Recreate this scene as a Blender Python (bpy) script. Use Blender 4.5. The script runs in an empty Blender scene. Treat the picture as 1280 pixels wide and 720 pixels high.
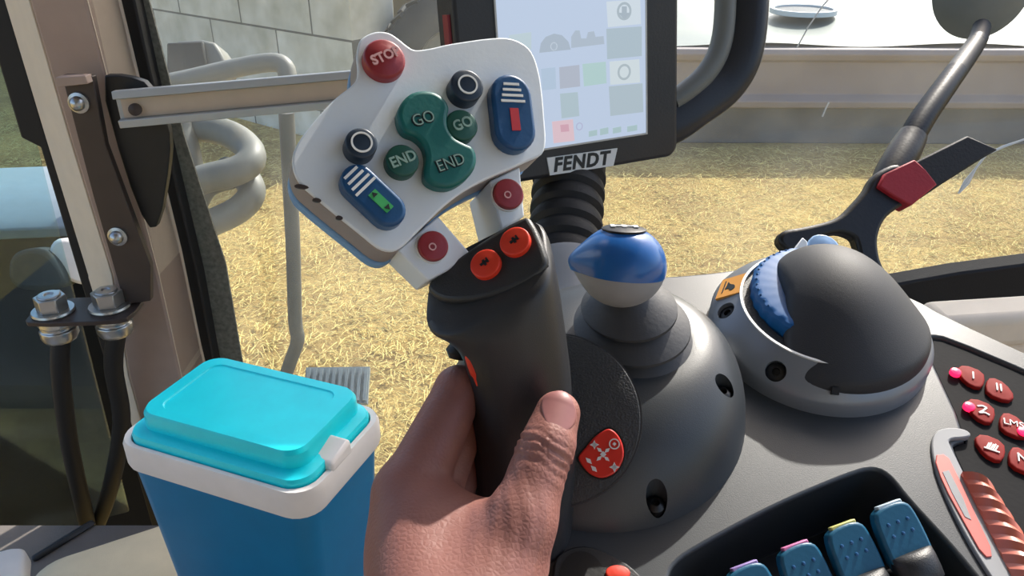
import bpy, math, random
import numpy as np
from mathutils import Vector, Matrix

random.seed(7); np.random.seed(7)
SC = bpy.context.scene
COL = SC.collection
rad = math.radians

# ------------------------------------------------------------------ camera
CAM = Vector((0.0, 0.0, 2.60)); PITCH = rad(27.0); FPX = 1000.0
c_, s_ = math.cos(PITCH), math.sin(PITCH)
def cdir(x, y, z):            # camera axes (right, up, towards viewer) -> world
    return Vector((x, y*s_ - z*c_, y*c_ + z*s_))
def ray(px, py):
    return cdir((px-640)/FPX, (360-py)/FPX, -1.0)
def P(px, py, d):             # photo measurement at a real distance -> world point
    return CAM + ray(px, py)*d
def PY(px, py, Y):
    r = ray(px, py); return CAM + r*(Y/r.y)
def PZ(px, py, Z):
    r = ray(px, py); return CAM + r*((Z-CAM.z)/r.z)
cam = bpy.data.cameras.new('camera'); cam.sensor_width = 36; cam.lens = 36*FPX/1280
cam.clip_start = 0.01; cam.clip_end = 300
co = bpy.data.objects.new('camera', cam); COL.objects.link(co)
co.location = CAM; co.rotation_euler = (math.pi/2-PITCH, 0, 0); SC.camera = co

class Frame:
    def __init__(s, o, x, y=None, z=None):
        o = Vector(o)
        if z is not None:
            z = Vector(z).normalized(); x = Vector(x); x = (x - z*x.dot(z)).normalized(); y = z.cross(x)
        else:
            x = Vector(x).normalized(); z = x.cross(Vector(y)).normalized(); y = z.cross(x)
        s.o, s.x, s.y, s.z = o, x, y, z
        s.M = Matrix(((x.x, y.x, z.x, o.x), (x.y, y.y, z.y, o.y), (x.z, y.z, z.z, o.z), (0, 0, 0, 1)))
        s.I = s.M.inverted()
    def uv(s, px, py, h=0.0):
        r = ray(px, py); q = s.o + s.z*h
        t = (q-CAM).dot(s.z)/r.dot(s.z)
        l = s.I @ (CAM + r*t); return (l.x, l.y)
    def uvs(s, pts, h=0.0): return [s.uv(a, b, h) for a, b in pts]
    def l(s, w): return s.I @ Vector(w)
    def w(s, x, y, z): return s.M @ Vector((x, y, z))

WORLD = Frame((0,0,0), (1,0,0), (0,1,0))

# ------------------------------------------------------------------ materials
def lin(c):
    out = []
    for v in c:
        v /= 255.0
        out.append(v/12.92 if v <= .04045 else ((v+.055)/1.055)**2.4)
    return (*out, 1.0)
def mat(name, rgb, rough=.5, metal=0.0, bump=0.0, bscale=400.0, var=.06, vscale=30.0, spec=.5, sss=0.0, coat=0.0, emit=None, estr=1.0, trans=0.0):
    m = bpy.data.materials.new(name); m.use_nodes = True
    n, L = m.node_tree.nodes, m.node_tree.links
    b = n['Principled BSDF']
    tc = n.new('ShaderNodeTexCoord')
    nz = n.new('ShaderNodeTexNoise'); nz.inputs['Scale'].default_value = vscale; nz.inputs['Detail'].default_value = 4
    L.new(tc.outputs['Object'], nz.inputs['Vector'])
    mx = n.new('ShaderNodeMix'); mx.data_type = 'RGBA'
    c = lin(rgb)
    mx.inputs['A'].default_value = tuple(max(0, v*(1-var*1.6)) for v in c[:3])+(1,)
    mx.inputs['B'].default_value = tuple(min(1, v*(1+var*1.6)) for v in c[:3])+(1,)
    L.new(nz.outputs['Fac'], mx.inputs['Factor'])
    L.new(mx.outputs['Result'], b.inputs['Base Color'])
    b.inputs['Roughness'].default_value = rough; b.inputs['Metallic'].default_value = metal
    b.inputs['Specular IOR Level'].default_value = spec
    b.inputs['Coat Weight'].default_value = coat
    if trans: b.inputs['Transmission Weight'].default_value = trans
    if sss:
        b.inputs['Subsurface Weight'].default_value = sss
        b.inputs['Subsurface Radius'].default_value = (.012, .005, .003); b.inputs['Subsurface Scale'].default_value = .35
    if bump:
        n2 = n.new('ShaderNodeTexNoise'); n2.inputs['Scale'].default_value = bscale; n2.inputs['Detail'].default_value = 3
        L.new(tc.outputs['Object'], n2.inputs['Vector'])
        bp = n.new('ShaderNodeBump'); bp.inputs['Strength'].default_value = bump; bp.inputs['Distance'].default_value = .001
        L.new(n2.outputs['Fac'], bp.inputs['Height']); L.new(bp.outputs['Normal'], b.inputs['Normal'])
    if emit:
        b.inputs['Emission Color'].default_value = lin(emit); b.inputs['Emission Strength'].default_value = estr
    return m

M = {}
M['console'] = mat('console grey plastic', (60, 64, 68), .37, bump=.10, bscale=1500)
M['dark'] = mat('dark grey plastic', (44, 46, 49), .42, bump=.2, bscale=1500)
M['grip'] = mat('soft grip plastic', (44, 45, 48), .42, bump=.12, bscale=1800)
M['disc'] = mat('speckled dark plastic', (52, 54, 56), .45, bump=.6, bscale=900, var=.25, vscale=700)
M['black'] = mat('black plastic', (18, 18, 20), .45, bump=.15)
M['matte'] = mat('matte black panel', (22, 23, 26), .75, spec=.15, bump=.1)
M['hood'] = mat('matte dark hood plastic', (46, 48, 52), .62, bump=.15, bscale=1800)
M['wheelblue'] = mat('blue wheel plastic', (12, 88, 150), .45)
M['rubber'] = mat('black rubber', (22, 22, 24), .65, bump=.3)
M['bellow'] = mat('grey rubber bellows', (58, 59, 62), .5, bump=.15)
M['white'] = mat('worn white plastic', (224, 232, 238), .42, bump=.05, var=.04)
M['whitegrey'] = mat('light grey plastic', (150, 152, 156), .65)
M['silver'] = mat('silver painted plastic', (136, 142, 150), .36, .35, var=.04)
M['chrome'] = mat('zinc metal', (190, 190, 188), .3, .9, var=.1)
M['steel'] = mat('brown steel plate', (72, 62, 58), .45, .3, var=.12)
M['blue'] = mat('dark blue plastic', (20, 74, 120), .35, bump=.1)
M['navy'] = mat('navy blue rubber button', (30, 48, 66), .42, bump=.1)
M['bluekey'] = mat('blue key', (32, 88, 138), .4)
M['ballblue'] = mat('blue knob plastic', (16, 92, 166), .28, coat=.2)
M['teal'] = mat('teal blue lever', (24, 92, 124), .4, bump=.1)
M['green'] = mat('green rubber button', (8, 98, 94), .42, bump=.1)
M['greend'] = mat('deep green rubber button', (22, 84, 72), .45, bump=.1)
M['greenbar'] = mat('green mark', (62, 170, 96), .5)
M['redbar'] = mat('red mark', (188, 34, 48), .5)
M['redbtn'] = mat('dark red button', (142, 40, 48), .4, bump=.1)
M['orange'] = mat('orange red button', (222, 58, 34), .45, bump=.1)
M['redleaf'] = mat('bright red button', (214, 48, 36), .4)
M['redkey'] = mat('deep red key', (138, 28, 24), .65, spec=.2)
M['led'] = mat('red led', (255, 30, 70), .3, emit=(255, 30, 80), estr=2.0)
M['ink'] = mat('white print', (226, 228, 226), .5, var=.02)
M['inkdark'] = mat('dark print', (22, 30, 34), .5)
M['inkgreen'] = mat('pale raised lettering', (128, 160, 150), .5)
M['inkred'] = mat('pale pink raised lettering', (214, 164, 164), .5)
M['bezel'] = mat('charcoal bezel', (40, 42, 46), .45, bump=.15)
M['cooler'] = mat('cyan cooler plastic', (0, 118, 168), .38, bump=.06)
M['lid'] = mat('bright cyan lid plastic', (8, 232, 248), .36, bump=.05)
M['coolerwhite'] = mat('white cooler plastic', (240, 232, 227), .45, bump=.05)
M['pillar'] = mat('taupe cab panel', (176, 152, 138), .55, bump=.12, bscale=900)
M['pillarlt'] = mat('cream cab panel', (230, 214, 192), .55, bump=.12, bscale=900)
M['beige'] = mat('beige plastic', (196, 180, 164), .55, bump=.1)
M['floor'] = mat('grey floor mat', (124, 116, 110), .8, bump=.4, bscale=300)
M['cushion'] = mat('beige cushion cloth', (222, 208, 178), .85, bump=.4, bscale=900)
M['ceil'] = mat('grey unseen roof and rear light block', (150, 148, 144), .85)
M['paint'] = mat('grey painted tube', (116, 118, 112), .5, var=.12)
M['darkpaint'] = mat('dull grey painted steel', (82, 86, 84), .55, var=.12)
M['alu'] = mat('aluminium rail', (190, 190, 187), .4, .25, var=.05)
M['railweb'] = mat('beige rail web', (206, 186, 164), .55)
M['tyre'] = mat('dusty black tyre', (34, 40, 42), .75, bump=.5, bscale=60, var=.2, vscale=8)
M['fender'] = mat('blue grey fender', (120, 134, 142), .45, var=.1)
M['olive'] = mat('shaded earth bank', (112, 104, 84), .9, bump=.8, bscale=20, var=.25, vscale=3)
M['tarp'] = mat('pale silage sheet', (104, 116, 112), .4, var=.08, vscale=2)
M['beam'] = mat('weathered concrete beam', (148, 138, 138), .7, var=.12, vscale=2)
M['beamd'] = mat('dark concrete with beam shade', (84, 90, 96), .7, var=.25, vscale=3)
M['hill'] = mat('dark green hedge', (66, 80, 74), .9)
M['redtape'] = mat('dull red tape', (158, 26, 40), .6, bump=.2)
M['labely'] = mat('amber label', (214, 150, 66), .5)
M['redglass'] = mat('red ribbed plastic', (206, 118, 96), .3, spec=.6)
M['lamp'] = mat('pale red lens', (222, 112, 104), .35)
M['cupgrey'] = mat('grey suction rubber', (112, 120, 120), .45)
M['cap'] = mat('pale blue clear cap', (150, 184, 224), .15, coat=.5)
M['nail'] = mat('thumbnail', (156, 104, 102), .45, var=.05, vscale=200)

def hand_material():
    m = mat('skin', (150, 101, 92), .52, sss=.12, var=.1, vscale=60)
    n, L = m.node_tree.nodes, m.node_tree.links; b = n['Principled BSDF']
    tc = n['Texture Coordinate']
    mp = n.new('ShaderNodeMapping'); L.new(tc.outputs['Object'], mp.inputs['Vector'])
    v = n.new('ShaderNodeTexVoronoi'); v.feature = 'DISTANCE_TO_EDGE'; v.inputs['Scale'].default_value = 420
    nz = n.new('ShaderNodeTexNoise'); nz.inputs['Scale'].default_value = 150; nz.inputs['Detail'].default_value = 6
    L.new(mp.outputs['Vector'], v.inputs['Vector']); L.new(mp.outputs['Vector'], nz.inputs['Vector'])
    ad = n.new('ShaderNodeMath'); ad.operation = 'ADD'
    L.new(v.outputs['Distance'], ad.inputs[0]); L.new(nz.outputs['Fac'], ad.inputs[1])
    bp = n.new('ShaderNodeBump'); bp.inputs['Strength'].default_value = .22; bp.inputs['Distance'].default_value = .0012
    L.new(ad.outputs[0], bp.inputs['Height']); L.new(bp.outputs['Normal'], b.inputs['Normal'])
    return m
M['skin'] = hand_material()

def glass_material(name, tint, dust):
    m = bpy.data.materials.new(name); m.use_nodes = True
    n, L = m.node_tree.nodes, m.node_tree.links
    n.remove(n['Principled BSDF']); out = n['Material Output']
    t = n.new('ShaderNodeBsdfTransparent'); t.inputs['Color'].default_value = (*tint, 1)
    g = n.new('ShaderNodeBsdfGlossy'); g.inputs['Roughness'].default_value = .02
    f = n.new('ShaderNodeFresnel'); f.inputs['IOR'].default_value = 1.35
    d = n.new('ShaderNodeBsdfTranslucent'); d.inputs['Color'].default_value = (.80, .81, .79, 1)
    tc = n.new('ShaderNodeTexCoord'); nz = n.new('ShaderNodeTexNoise'); nz.inputs['Scale'].default_value = 5; nz.inputs['Detail'].default_value = 8
    L.new(tc.outputs['Object'], nz.inputs['Vector'])
    mr = n.new('ShaderNodeMapRange'); mr.inputs['From Min'].default_value = .4; mr.inputs['From Max'].default_value = .75
    mr.inputs['To Min'].default_value = dust*.5; mr.inputs['To Max'].default_value = dust*1.6
    L.new(nz.outputs['Fac'], mr.inputs['Value'])
    a = n.new('ShaderNodeMixShader'); b = n.new('ShaderNodeMixShader')
    L.new(f.outputs['Fac'], a.inputs['Fac']); L.new(t.outputs[0], a.inputs[1]); L.new(g.outputs[0], a.inputs[2])
    L.new(mr.outputs['Result'], b.inputs['Fac']); L.new(a.outputs[0], b.inputs[1]); L.new(d.outputs[0], b.inputs[2])
    L.new(b.outputs[0], out.inputs['Surface'])
    return m
M['glass'] = glass_material('window glass', (.96, .98, .98), .035)
M['glassdark'] = glass_material('bluish door glass', (.74, .88, .92), .008)

def emission(name, rgb, s):
    m = bpy.data.materials.new(name); m.use_nodes = True
    n, L = m.node_tree.nodes, m.node_tree.links; b = n['Principled BSDF']
    b.inputs['Base Color'].default_value = (.02, .02, .02, 1); b.inputs['Roughness'].default_value = .25
    b.inputs['Emission Color'].default_value = lin(rgb); b.inputs['Emission Strength'].default_value = s
    return m

# ------------------------------------------------------------------ shapes: every one returns (verts, faces)
def join(*sh):
    V, Fc = [], []
    for v, f in sh:
        k = len(V); V += [tuple(a) for a in v]; Fc += [tuple(i+k for i in q) for q in f]
    return V, Fc
def xf(sh, m): return [tuple(m @ Vector(a)) for a in sh[0]], sh[1]
def ccw(o):
    a = sum(o[i][0]*o[(i+1) % len(o)][1]-o[(i+1) % len(o)][0]*o[i][1] for i in range(len(o)))
    return list(o) if a > 0 else list(o)[::-1]
def prism(o, z0, z1):
    o = ccw(o); n = len(o)
    V = [(x, y, z0) for x, y in o]+[(x, y, z1) for x, y in o]
    Fc = [tuple(range(n))[::-1], tuple(range(n, 2*n))]+[(i, (i+1) % n, n+(i+1) % n, n+i) for i in range(n)]
    return V, Fc
def smooth(o, it=2, closed=True):
    for _ in range(it):
        q = []; n = len(o)
        for i in range(n if closed else n-1):
            a, b = Vector(o[i]), Vector(o[(i+1) % n])
            q += [tuple(a*.75+b*.25), tuple(a*.25+b*.75)]
        if not closed: q = [o[0]]+q+[o[-1]]
        o = q
    return o
def catmull(o, k=6, closed=True):
    out, n = [], len(o); p = [Vector(a) for a in o]
    for i in range(n if closed else n-1):
        if closed: a, b, c, d = p[i-1], p[i], p[(i+1) % n], p[(i+2) % n]
        else: a, b, c, d = p[max(i-1, 0)], p[i], p[i+1], p[min(i+2, n-1)]
        for j in range(k):
            t = j/k
            out.append(tuple(.5*((2*b)+(c-a)*t+(2*a-5*b+4*c-d)*t*t+(3*b-a-3*c+d)*t**3)))
    if not closed: out.append(tuple(p[-1]))
    return out
def rings(R, cap=True):
    V = [tuple(a) for r in R for a in r]; n = len(R[0]); Fc = []
    for k in range(len(R)-1):
        for i in range(n):
            j = (i+1) % n; Fc.append((k*n+i, k*n+j, (k+1)*n+j, (k+1)*n+i))
    if cap: Fc += [tuple(range(n))[::-1], tuple(range((len(R)-1)*n, len(R)*n))]
    return V, Fc
def lathe(prof, seg=48, c=(0, 0)):
    R = [[(c[0]+max(r, 1e-5)*math.cos(2*math.pi*i/seg), c[1]+max(r, 1e-5)*math.sin(2*math.pi*i/seg), z) for i in range(seg)] for r, z in prof]
    return rings(R)
def tube(pts, r, seg=14):
    pts = [Vector(p) for p in pts]; n = len(pts); rr = r if isinstance(r, (list, tuple)) else [r]*n
    R = []; up = None
    for i in range(n):
        t = (pts[min(i+1, n-1)]-pts[max(i-1, 0)]).normalized()
        if up is None: up = t.orthogonal().normalized()
        up = (up-t*up.dot(t)).normalized(); q = t.cross(up)
        R.append([pts[i]+(up*math.cos(2*math.pi*k/seg)+q*math.sin(2*math.pi*k/seg))*rr[i] for k in range(seg)])
    return rings(R)
def box(a, b):
    return prism([(a[0], a[1]), (b[0], a[1]), (b[0], b[1]), (a[0], b[1])], a[2], b[2])
def hexa(p):                   # eight corners, bottom four then top four
    return [tuple(q) for q in p], [(0, 3, 2, 1), (4, 5, 6, 7), (0, 1, 5, 4), (1, 2, 6, 5), (2, 3, 7, 6), (3, 0, 4, 7)]
def bar(a, b, w, h, up):       # rectangular bar between two points
    a, b = Vector(a), Vector(b); t = (b-a).normalized(); up = Vector(up); sd = t.cross(up).normalized(); up = sd.cross(t).normalized()
    return hexa([a-sd*w/2-up*h/2, a+sd*w/2-up*h/2, b+sd*w/2-up*h/2, b-sd*w/2-up*h/2, a-sd*w/2+up*h/2, a+sd*w/2+up*h/2, b+sd*w/2+up*h/2, b-sd*w/2+up*h/2])
def capsule(a, b, r, k=12):
    a, b = Vector(a), Vector(b); t = (b-a).normalized(); an = math.atan2(t.y, t.x); o = []
    for i in range(k+1):
        q = an-math.pi/2+math.pi*i/k; o.append((b.x+r*math.cos(q), b.y+r*math.sin(q)))
    for i in range(k+1):
        q = an+math.pi/2+math.pi*i/k; o.append((a.x+r*math.cos(q), a.y+r*math.sin(q)))
    return o
def circle(c, r, k=28, ry=None): return [(c[0]+r*math.cos(2*math.pi*i/k), c[1]+(ry or r)*math.sin(2*math.pi*i/k)) for i in range(k)]
def scale(o, f):
    cx = sum(p[0] for p in o)/len(o); cy = sum(p[1] for p in o)/len(o)
    return [(cx+(x-cx)*f, cy+(y-cy)*f) for x, y in o]
def dome_prism(o, z0, z1, dome):   # outline raised with a rounded, domed top
    o = ccw(o); R = [[(x, y, z0) for x, y in o], [(x, y, z1) for x, y in o]]
    for k in range(1, 7):
        a = k/6*math.pi/2; f = .82+.18*math.cos(a) if k < 6 else .8
        R.append([(x, y, z1+dome*.62*math.sin(a)) for x, y in scale(o, f)])
    for f, g in ((.55, .85), (.3, .96), (.06, 1.0)):
        R.append([(x, y, z1+dome*g) for x, y in scale(o, f)])
    return rings(R)
def ringflat(c, r0, r1, z0, z1, k=40):
    prof = [(r0, z0), (r1, z0), (r1, z1), (r0, z1)]
    V = [(c[0]+r*math.cos(2*math.pi*i/k), c[1]+r*math.sin(2*math.pi*i/k), z) for i in range(k) for r, z in prof]
    Fc = [(i*4+j, ((i+1) % k)*4+j, ((i+1) % k)*4+(j+1) % 4, i*4+(j+1) % 4) for i in range(k) for j in range(4)]
    return V, Fc

def new_obj(name, sh, m, parent=None, frame=None, bevel=0.0, seg=2, angle=40, flat=False, label=None, recalc=True):
    me = bpy.data.meshes.new(name); me.from_pydata([tuple(v) for v in sh[0]], [], sh[1]); me.update()
    if recalc:
        import bmesh
        bm = bmesh.new(); bm.from_mesh(me); bmesh.ops.recalc_face_normals(bm, faces=bm.faces); bm.to_mesh(me); bm.free()
    me.materials.append(M[m] if isinstance(m, str) else m)
    if not flat:
        me.polygons.foreach_set('use_smooth', [True]*len(me.polygons)); me.set_sharp_from_angle(angle=rad(angle))
    o = bpy.data.objects.new(name, me); COL.objects.link(o)
    if parent: o.parent = parent
    elif frame: o.matrix_world = frame.M
    if bevel:
        b = o.modifiers.new('edge', 'BEVEL'); b.width = bevel; b.segments = seg; b.limit_method = 'ANGLE'; b.angle_limit = rad(45)
        b.harden_normals = False
    if label: o['label'] = label
    return o
def tag(o, label, cat, group=None, kind=None):
    if label: o['label'] = label
    if cat: o['category'] = cat
    if group: o['group'] = group
    if kind: o['kind'] = kind
    return o
def thing(name, frame, label, cat, group=None):
    o = bpy.data.objects.new(name, None); COL.objects.link(o); o.empty_display_size = .02
    o.matrix_world = frame.M; return tag(o, label, cat, group)
def struct(name, sh, m, frame=None, bevel=0.0, **k):
    o = new_obj(name, sh, m, None, frame, bevel, **k); o['kind'] = 'structure'; return o
def lettering(name, text, size, mtx, m, parent, ext=.0003, shear=0, offset=0, xs=1.0, sp=1.0):
    cu = bpy.data.curves.new(name, 'FONT'); cu.body = text; cu.size = size; cu.extrude = ext
    cu.align_x = 'CENTER'; cu.align_y = 'CENTER'; cu.shear = shear; cu.offset = offset; cu.resolution_u = 3; cu.space_character = sp
    t = bpy.data.objects.new(name, cu); COL.objects.link(t)
    dg = bpy.context.evaluated_depsgraph_get(); me = bpy.data.meshes.new_from_object(t.evaluated_get(dg))
    bpy.data.objects.remove(t); bpy.data.curves.remove(cu)
    me.transform(mtx @ Matrix.Diagonal((xs, 1, 1, 1))); me.materials.clear(); me.materials.append(M[m]); me.name = name
    o = bpy.data.objects.new(name, me); COL.objects.link(o); o.parent = parent; return o
def at2(x, y, z, ang=0): return Matrix.Translation((x, y, z)) @ Matrix.Rotation(ang, 4, 'Z')
def boolean(o, cutters):
    tmp = []
    for sh in cutters:
        me = bpy.data.meshes.new('cut'); me.from_pydata([tuple(v) for v in sh[0]], [], sh[1])
        import bmesh
        bm = bmesh.new(); bm.from_mesh(me); bmesh.ops.recalc_face_normals(bm, faces=bm.faces); bm.to_mesh(me); bm.free()
        c = bpy.data.objects.new('cut', me); COL.objects.link(c); c.matrix_world = WB(o); tmp.append(c)
        b = o.modifiers.new('cut', 'BOOLEAN'); b.operation = 'DIFFERENCE'; b.object = c; b.solver = 'EXACT'
    bpy.context.view_layer.update()
    dg = bpy.context.evaluated_depsgraph_get(); me = bpy.data.meshes.new_from_object(o.evaluated_get(dg))
    o.modifiers.clear(); old = o.data; o.data = me; me.name = old.name
    me.polygons.foreach_set('use_smooth', [True]*len(me.polygons)); me.set_sharp_from_angle(angle=rad(35))
    for c in tmp: bpy.data.objects.remove(c)
def WB(o):
    bpy.context.view_layer.update(); return o.matrix_world.copy()
def bevel(o, w, seg=3):
    b = o.modifiers.new('edge', 'BEVEL'); b.width = w; b.segments = seg; b.limit_method = 'ANGLE'; b.angle_limit = rad(45)

# signed-distance modelling for organic, continuous surfaces
def surface_nets(fn, lo, hi, h):
    ax = [np.arange(lo[i], hi[i]+h, h) for i in range(3)]
    X, Y, Z = np.meshgrid(*ax, indexing='ij'); D = fn(X, Y, Z).astype(np.float64)
    S = D < 0; n = D.shape; nc = tuple(k-1 for k in n)
    cor = [(i, j, k) for i in (0, 1) for j in (0, 1) for k in (0, 1)]
    cnt = np.zeros(nc); acc = np.zeros(nc+(3,))
    for a in range(8):
        for b in range(a+1, 8):
            d = [cor[b][q]-cor[a][q] for q in range(3)]
            if sum(abs(x) for x in d) != 1: continue
            sa = tuple(slice(cor[a][q], cor[a][q]+nc[q]) for q in range(3)); sb = tuple(slice(cor[b][q], cor[b][q]+nc[q]) for q in range(3))
            va, vb = D[sa], D[sb]; x = (va < 0) != (vb < 0)
            t = np.where(x, va/np.where(x, va-vb, 1), 0)
            for q in range(3): acc[..., q] += np.where(x, cor[a][q]+t*d[q], 0)
            cnt += x
    act = cnt > 0; idx = -np.ones(nc, int); idx[act] = np.arange(act.sum())
    g = np.argwhere(act); pts = (g+acc[act]/cnt[act][:, None])*h+np.array(lo)
    Fc = []
    for q in range(3):
        u, v = (q+1) % 3, (q+2) % 3
        sl = [slice(1, -1)]*3; sl[q] = slice(0, -1); sh = list(sl); sh[q] = slice(1, None)
        e = S[tuple(sl)] != S[tuple(sh)]; base = np.argwhere(e); s0 = S[tuple(sl)][e]
        off = np.array([1, 1, 1]); off[q] = 0; b = base+off
        def I(du, dv):
            k = b.copy(); k[:, u] -= du; k[:, v] -= dv; return idx[k[:, 0], k[:, 1], k[:, 2]]
        A = np.stack([I(1, 1), I(0, 1), I(0, 0), I(1, 0)], 1)
        A[~s0] = A[~s0][:, ::-1]; Fc.append(A)
    return [tuple(p) for p in pts], [tuple(int(i) for i in f) for f in np.concatenate(Fc)]
def sd_cap(X, Y, Z, a, b, ra, rb):
    a, b = np.array(a), np.array(b); d = b-a; L = d@d+1e-12
    px, py, pz = X-a[0], Y-a[1], Z-a[2]
    t = np.clip((px*d[0]+py*d[1]+pz*d[2])/L, 0, 1)
    return np.sqrt((px-t*d[0])**2+(py-t*d[1])**2+(pz-t*d[2])**2)-(ra+(rb-ra)*t)
def sd_ell(X, Y, Z, c, r):
    k0 = np.sqrt(((X-c[0])/r[0])**2+((Y-c[1])/r[1])**2+((Z-c[2])/r[2])**2)
    return (k0-1)*min(r)
def smin(a, b, k):
    h = np.clip(.5+.5*(b-a)/k, 0, 1); return b*(1-h)+a*h-k*h*(1-h)
def smax(a, b, k): return -smin(-a, -b, k)

# ================================================================== OUTSIDE
ground_m = bpy.data.materials.new('straw ground'); ground_m.use_nodes = True
n, L = ground_m.node_tree.nodes, ground_m.node_tree.links; b = n['Principled BSDF']
tc = n.new('ShaderNodeTexCoord')
n1 = n.new('ShaderNodeTexNoise'); n1.inputs['Scale'].default_value = 1.1; n1.inputs['Detail'].default_value = 8; n1.inputs['Roughness'].default_value = .7
n2 = n.new('ShaderNodeTexNoise'); n2.inputs['Scale'].default_value = 22; n2.inputs['Detail'].default_value = 8; n2.inputs['Roughness'].default_value = .8; n2.inputs['Distortion'].default_value = 1.5
L.new(tc.outputs['Object'], n1.inputs['Vector']); L.new(tc.outputs['Object'], n2.inputs['Vector'])
r1 = n.new('ShaderNodeValToRGB'); r1.color_ramp.elements[0].position = .32; r1.color_ramp.elements[1].position = .7
r1.color_ramp.elements[0].color = lin((140, 120, 84)); r1.color_ramp.elements[1].color = lin((240, 214, 148))
e = r1.color_ramp.elements.new(.48); e.color = lin((208, 180, 114))
L.new(n2.outputs['Fac'], r1.inputs['Fac'])
r2 = n.new('ShaderNodeValToRGB'); r2.color_ramp.elements[0].position = .35; r2.color_ramp.elements[1].position = .62
r2.color_ramp.elements[0].color = lin((200, 190, 170)); r2.color_ramp.elements[1].color = lin((255, 250, 225))
L.new(n1.outputs['Fac'], r2.inputs['Fac'])
mx = n.new('ShaderNodeMix'); mx.data_type = 'RGBA'; mx.blend_type = 'MULTIPLY'; mx.inputs['Factor'].default_value = 1
L.new(r1.outputs['Color'], mx.inputs['A']); L.new(r2.outputs['Color'], mx.inputs['B']); L.new(mx.outputs['Result'], b.inputs['Base Color'])
b.inputs['Roughness'].default_value = .9
bp = n.new('ShaderNodeBump'); bp.inputs['Strength'].default_value = .8; bp.inputs['Distance'].default_value = .04
L.new(n2.outputs['Fac'], bp.inputs['Height']); L.new(bp.outputs['Normal'], b.inputs['Normal'])
struct('ground', box((-40, -12, -.3), (40, 60, 0)), ground_m)

def straw():
    rng = np.random.RandomState(3); N = 60000; V, Fc = [], []
    Y = 1.6+8.6*rng.rand(N)**1.2; X = (rng.rand(N)-.5)*2*(.75*Y+.6)
    A = rng.rand(N)*np.pi; Ln = .025+.075*rng.rand(N); W = .0014+.002*rng.rand(N); T = (rng.rand(N)-.3)*.5; Hh = .004+.03*rng.rand(N)
    for i in range(N):
        if Y[i] > 8.32-(X[i]+1.61)*.782-.06 and X[i] < -1.3 or (X[i] > .7 and Y[i] > 8.38) or (-1.4 < X[i] < .2 and Y[i] > 8.1): continue
        dx, dy = math.cos(A[i])*Ln[i]/2, math.sin(A[i])*Ln[i]/2; nx, ny = -math.sin(A[i])*W[i], math.cos(A[i])*W[i]; dz = T[i]*Ln[i]/2
        k = len(V); z = Hh[i]+abs(dz)
        V += [(X[i]-dx-nx, Y[i]-dy-ny, z-dz), (X[i]+dx-nx, Y[i]+dy-ny, z+dz), (X[i]+dx+nx, Y[i]+dy+ny, z+dz), (X[i]-dx+nx, Y[i]-dy+ny, z-dz), (X[i], Y[i], z+W[i]*1.5)]
        Fc += [(k, k+1, k+4), (k+1, k+2, k+4), (k+2, k+3, k+4), (k+3, k, k+4)]
    return V, Fc
M['straw'] = mat('loose straw', (232, 202, 126), .8, var=.25, vscale=4)
tag(new_obj('scattered_straw', straw(), 'straw', flat=True, recalc=False), 'loose golden straw strewn over the yard beyond the window', 'straw', kind='stuff')

# concrete block wall: runs from the far left corner towards the tractor
bm_ = bpy.data.materials.new('concrete blocks'); bm_.use_nodes = True
n, L = bm_.node_tree.nodes, bm_.node_tree.links; b = n['Principled BSDF']
tc = n.new('ShaderNodeTexCoord'); mp = n.new('ShaderNodeMapping'); mp.inputs['Rotation'].default_value = (math.pi/2, 0, 0)
mp.inputs['Location'].default_value = (.1, 0, 0)
L.new(tc.outputs['Object'], mp.inputs['Vector'])
br = n.new('ShaderNodeTexBrick'); br.inputs['Scale'].default_value = 1; br.inputs['Brick Width'].default_value = 1.24; br.inputs['Row Height'].default_value = .8
br.inputs['Mortar Size'].default_value = .012; br.inputs['Color1'].default_value = lin((236, 234, 222)); br.inputs['Color2'].default_value = lin((222, 220, 208)); br.inputs['Mortar'].default_value = lin((120, 120, 114))
sx = n.new('ShaderNodeSeparateXYZ'); L.new(tc.outputs['Object'], sx.inputs[0]); cx = n.new('ShaderNodeCombineXYZ'); az = n.new('ShaderNodeMath'); az.operation = 'ADD'; az.inputs[1].default_value = -.35+.8
L.new(sx.outputs['X'], cx.inputs['X']); L.new(sx.outputs['Z'], az.inputs[0]); L.new(az.outputs[0], cx.inputs['Y']); L.new(cx.outputs[0], br.inputs['Vector'])
nz = n.new('ShaderNodeTexNoise'); nz.inputs['Scale'].default_value = 3; nz.inputs['Detail'].default_value = 8; L.new(tc.outputs['Object'], nz.inputs['Vector'])
rr = n.new('ShaderNodeValToRGB'); rr.color_ramp.elements[0].position = .3; rr.color_ramp.elements[0].color = lin((206, 206, 196)); rr.color_ramp.elements[1].position = .7
L.new(nz.outputs['Fac'], rr.inputs['Fac'])
mx = n.new('ShaderNodeMix'); mx.data_type = 'RGBA'; mx.blend_type = 'MULTIPLY'; mx.inputs['Factor'].default_value = 1
L.new(br.outputs['Color'], mx.inputs['A']); L.new(rr.outputs['Color'], mx.inputs['B']); L.new(mx.outputs['Result'], b.inputs['Base Color']); b.inputs['Roughness'].default_value = .85
wA, wB = Vector((-4.0, 10.19, 0)), Vector((-1.61, 8.32, 0)); wd = (wB-wA).normalized()
fw = Frame(wB, wd, (-wd.y, wd.x, 0))
struct('wall_back', box((-12, 0, -.05), (0, .6, 2.6)), bm_, fw, .01)
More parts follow.
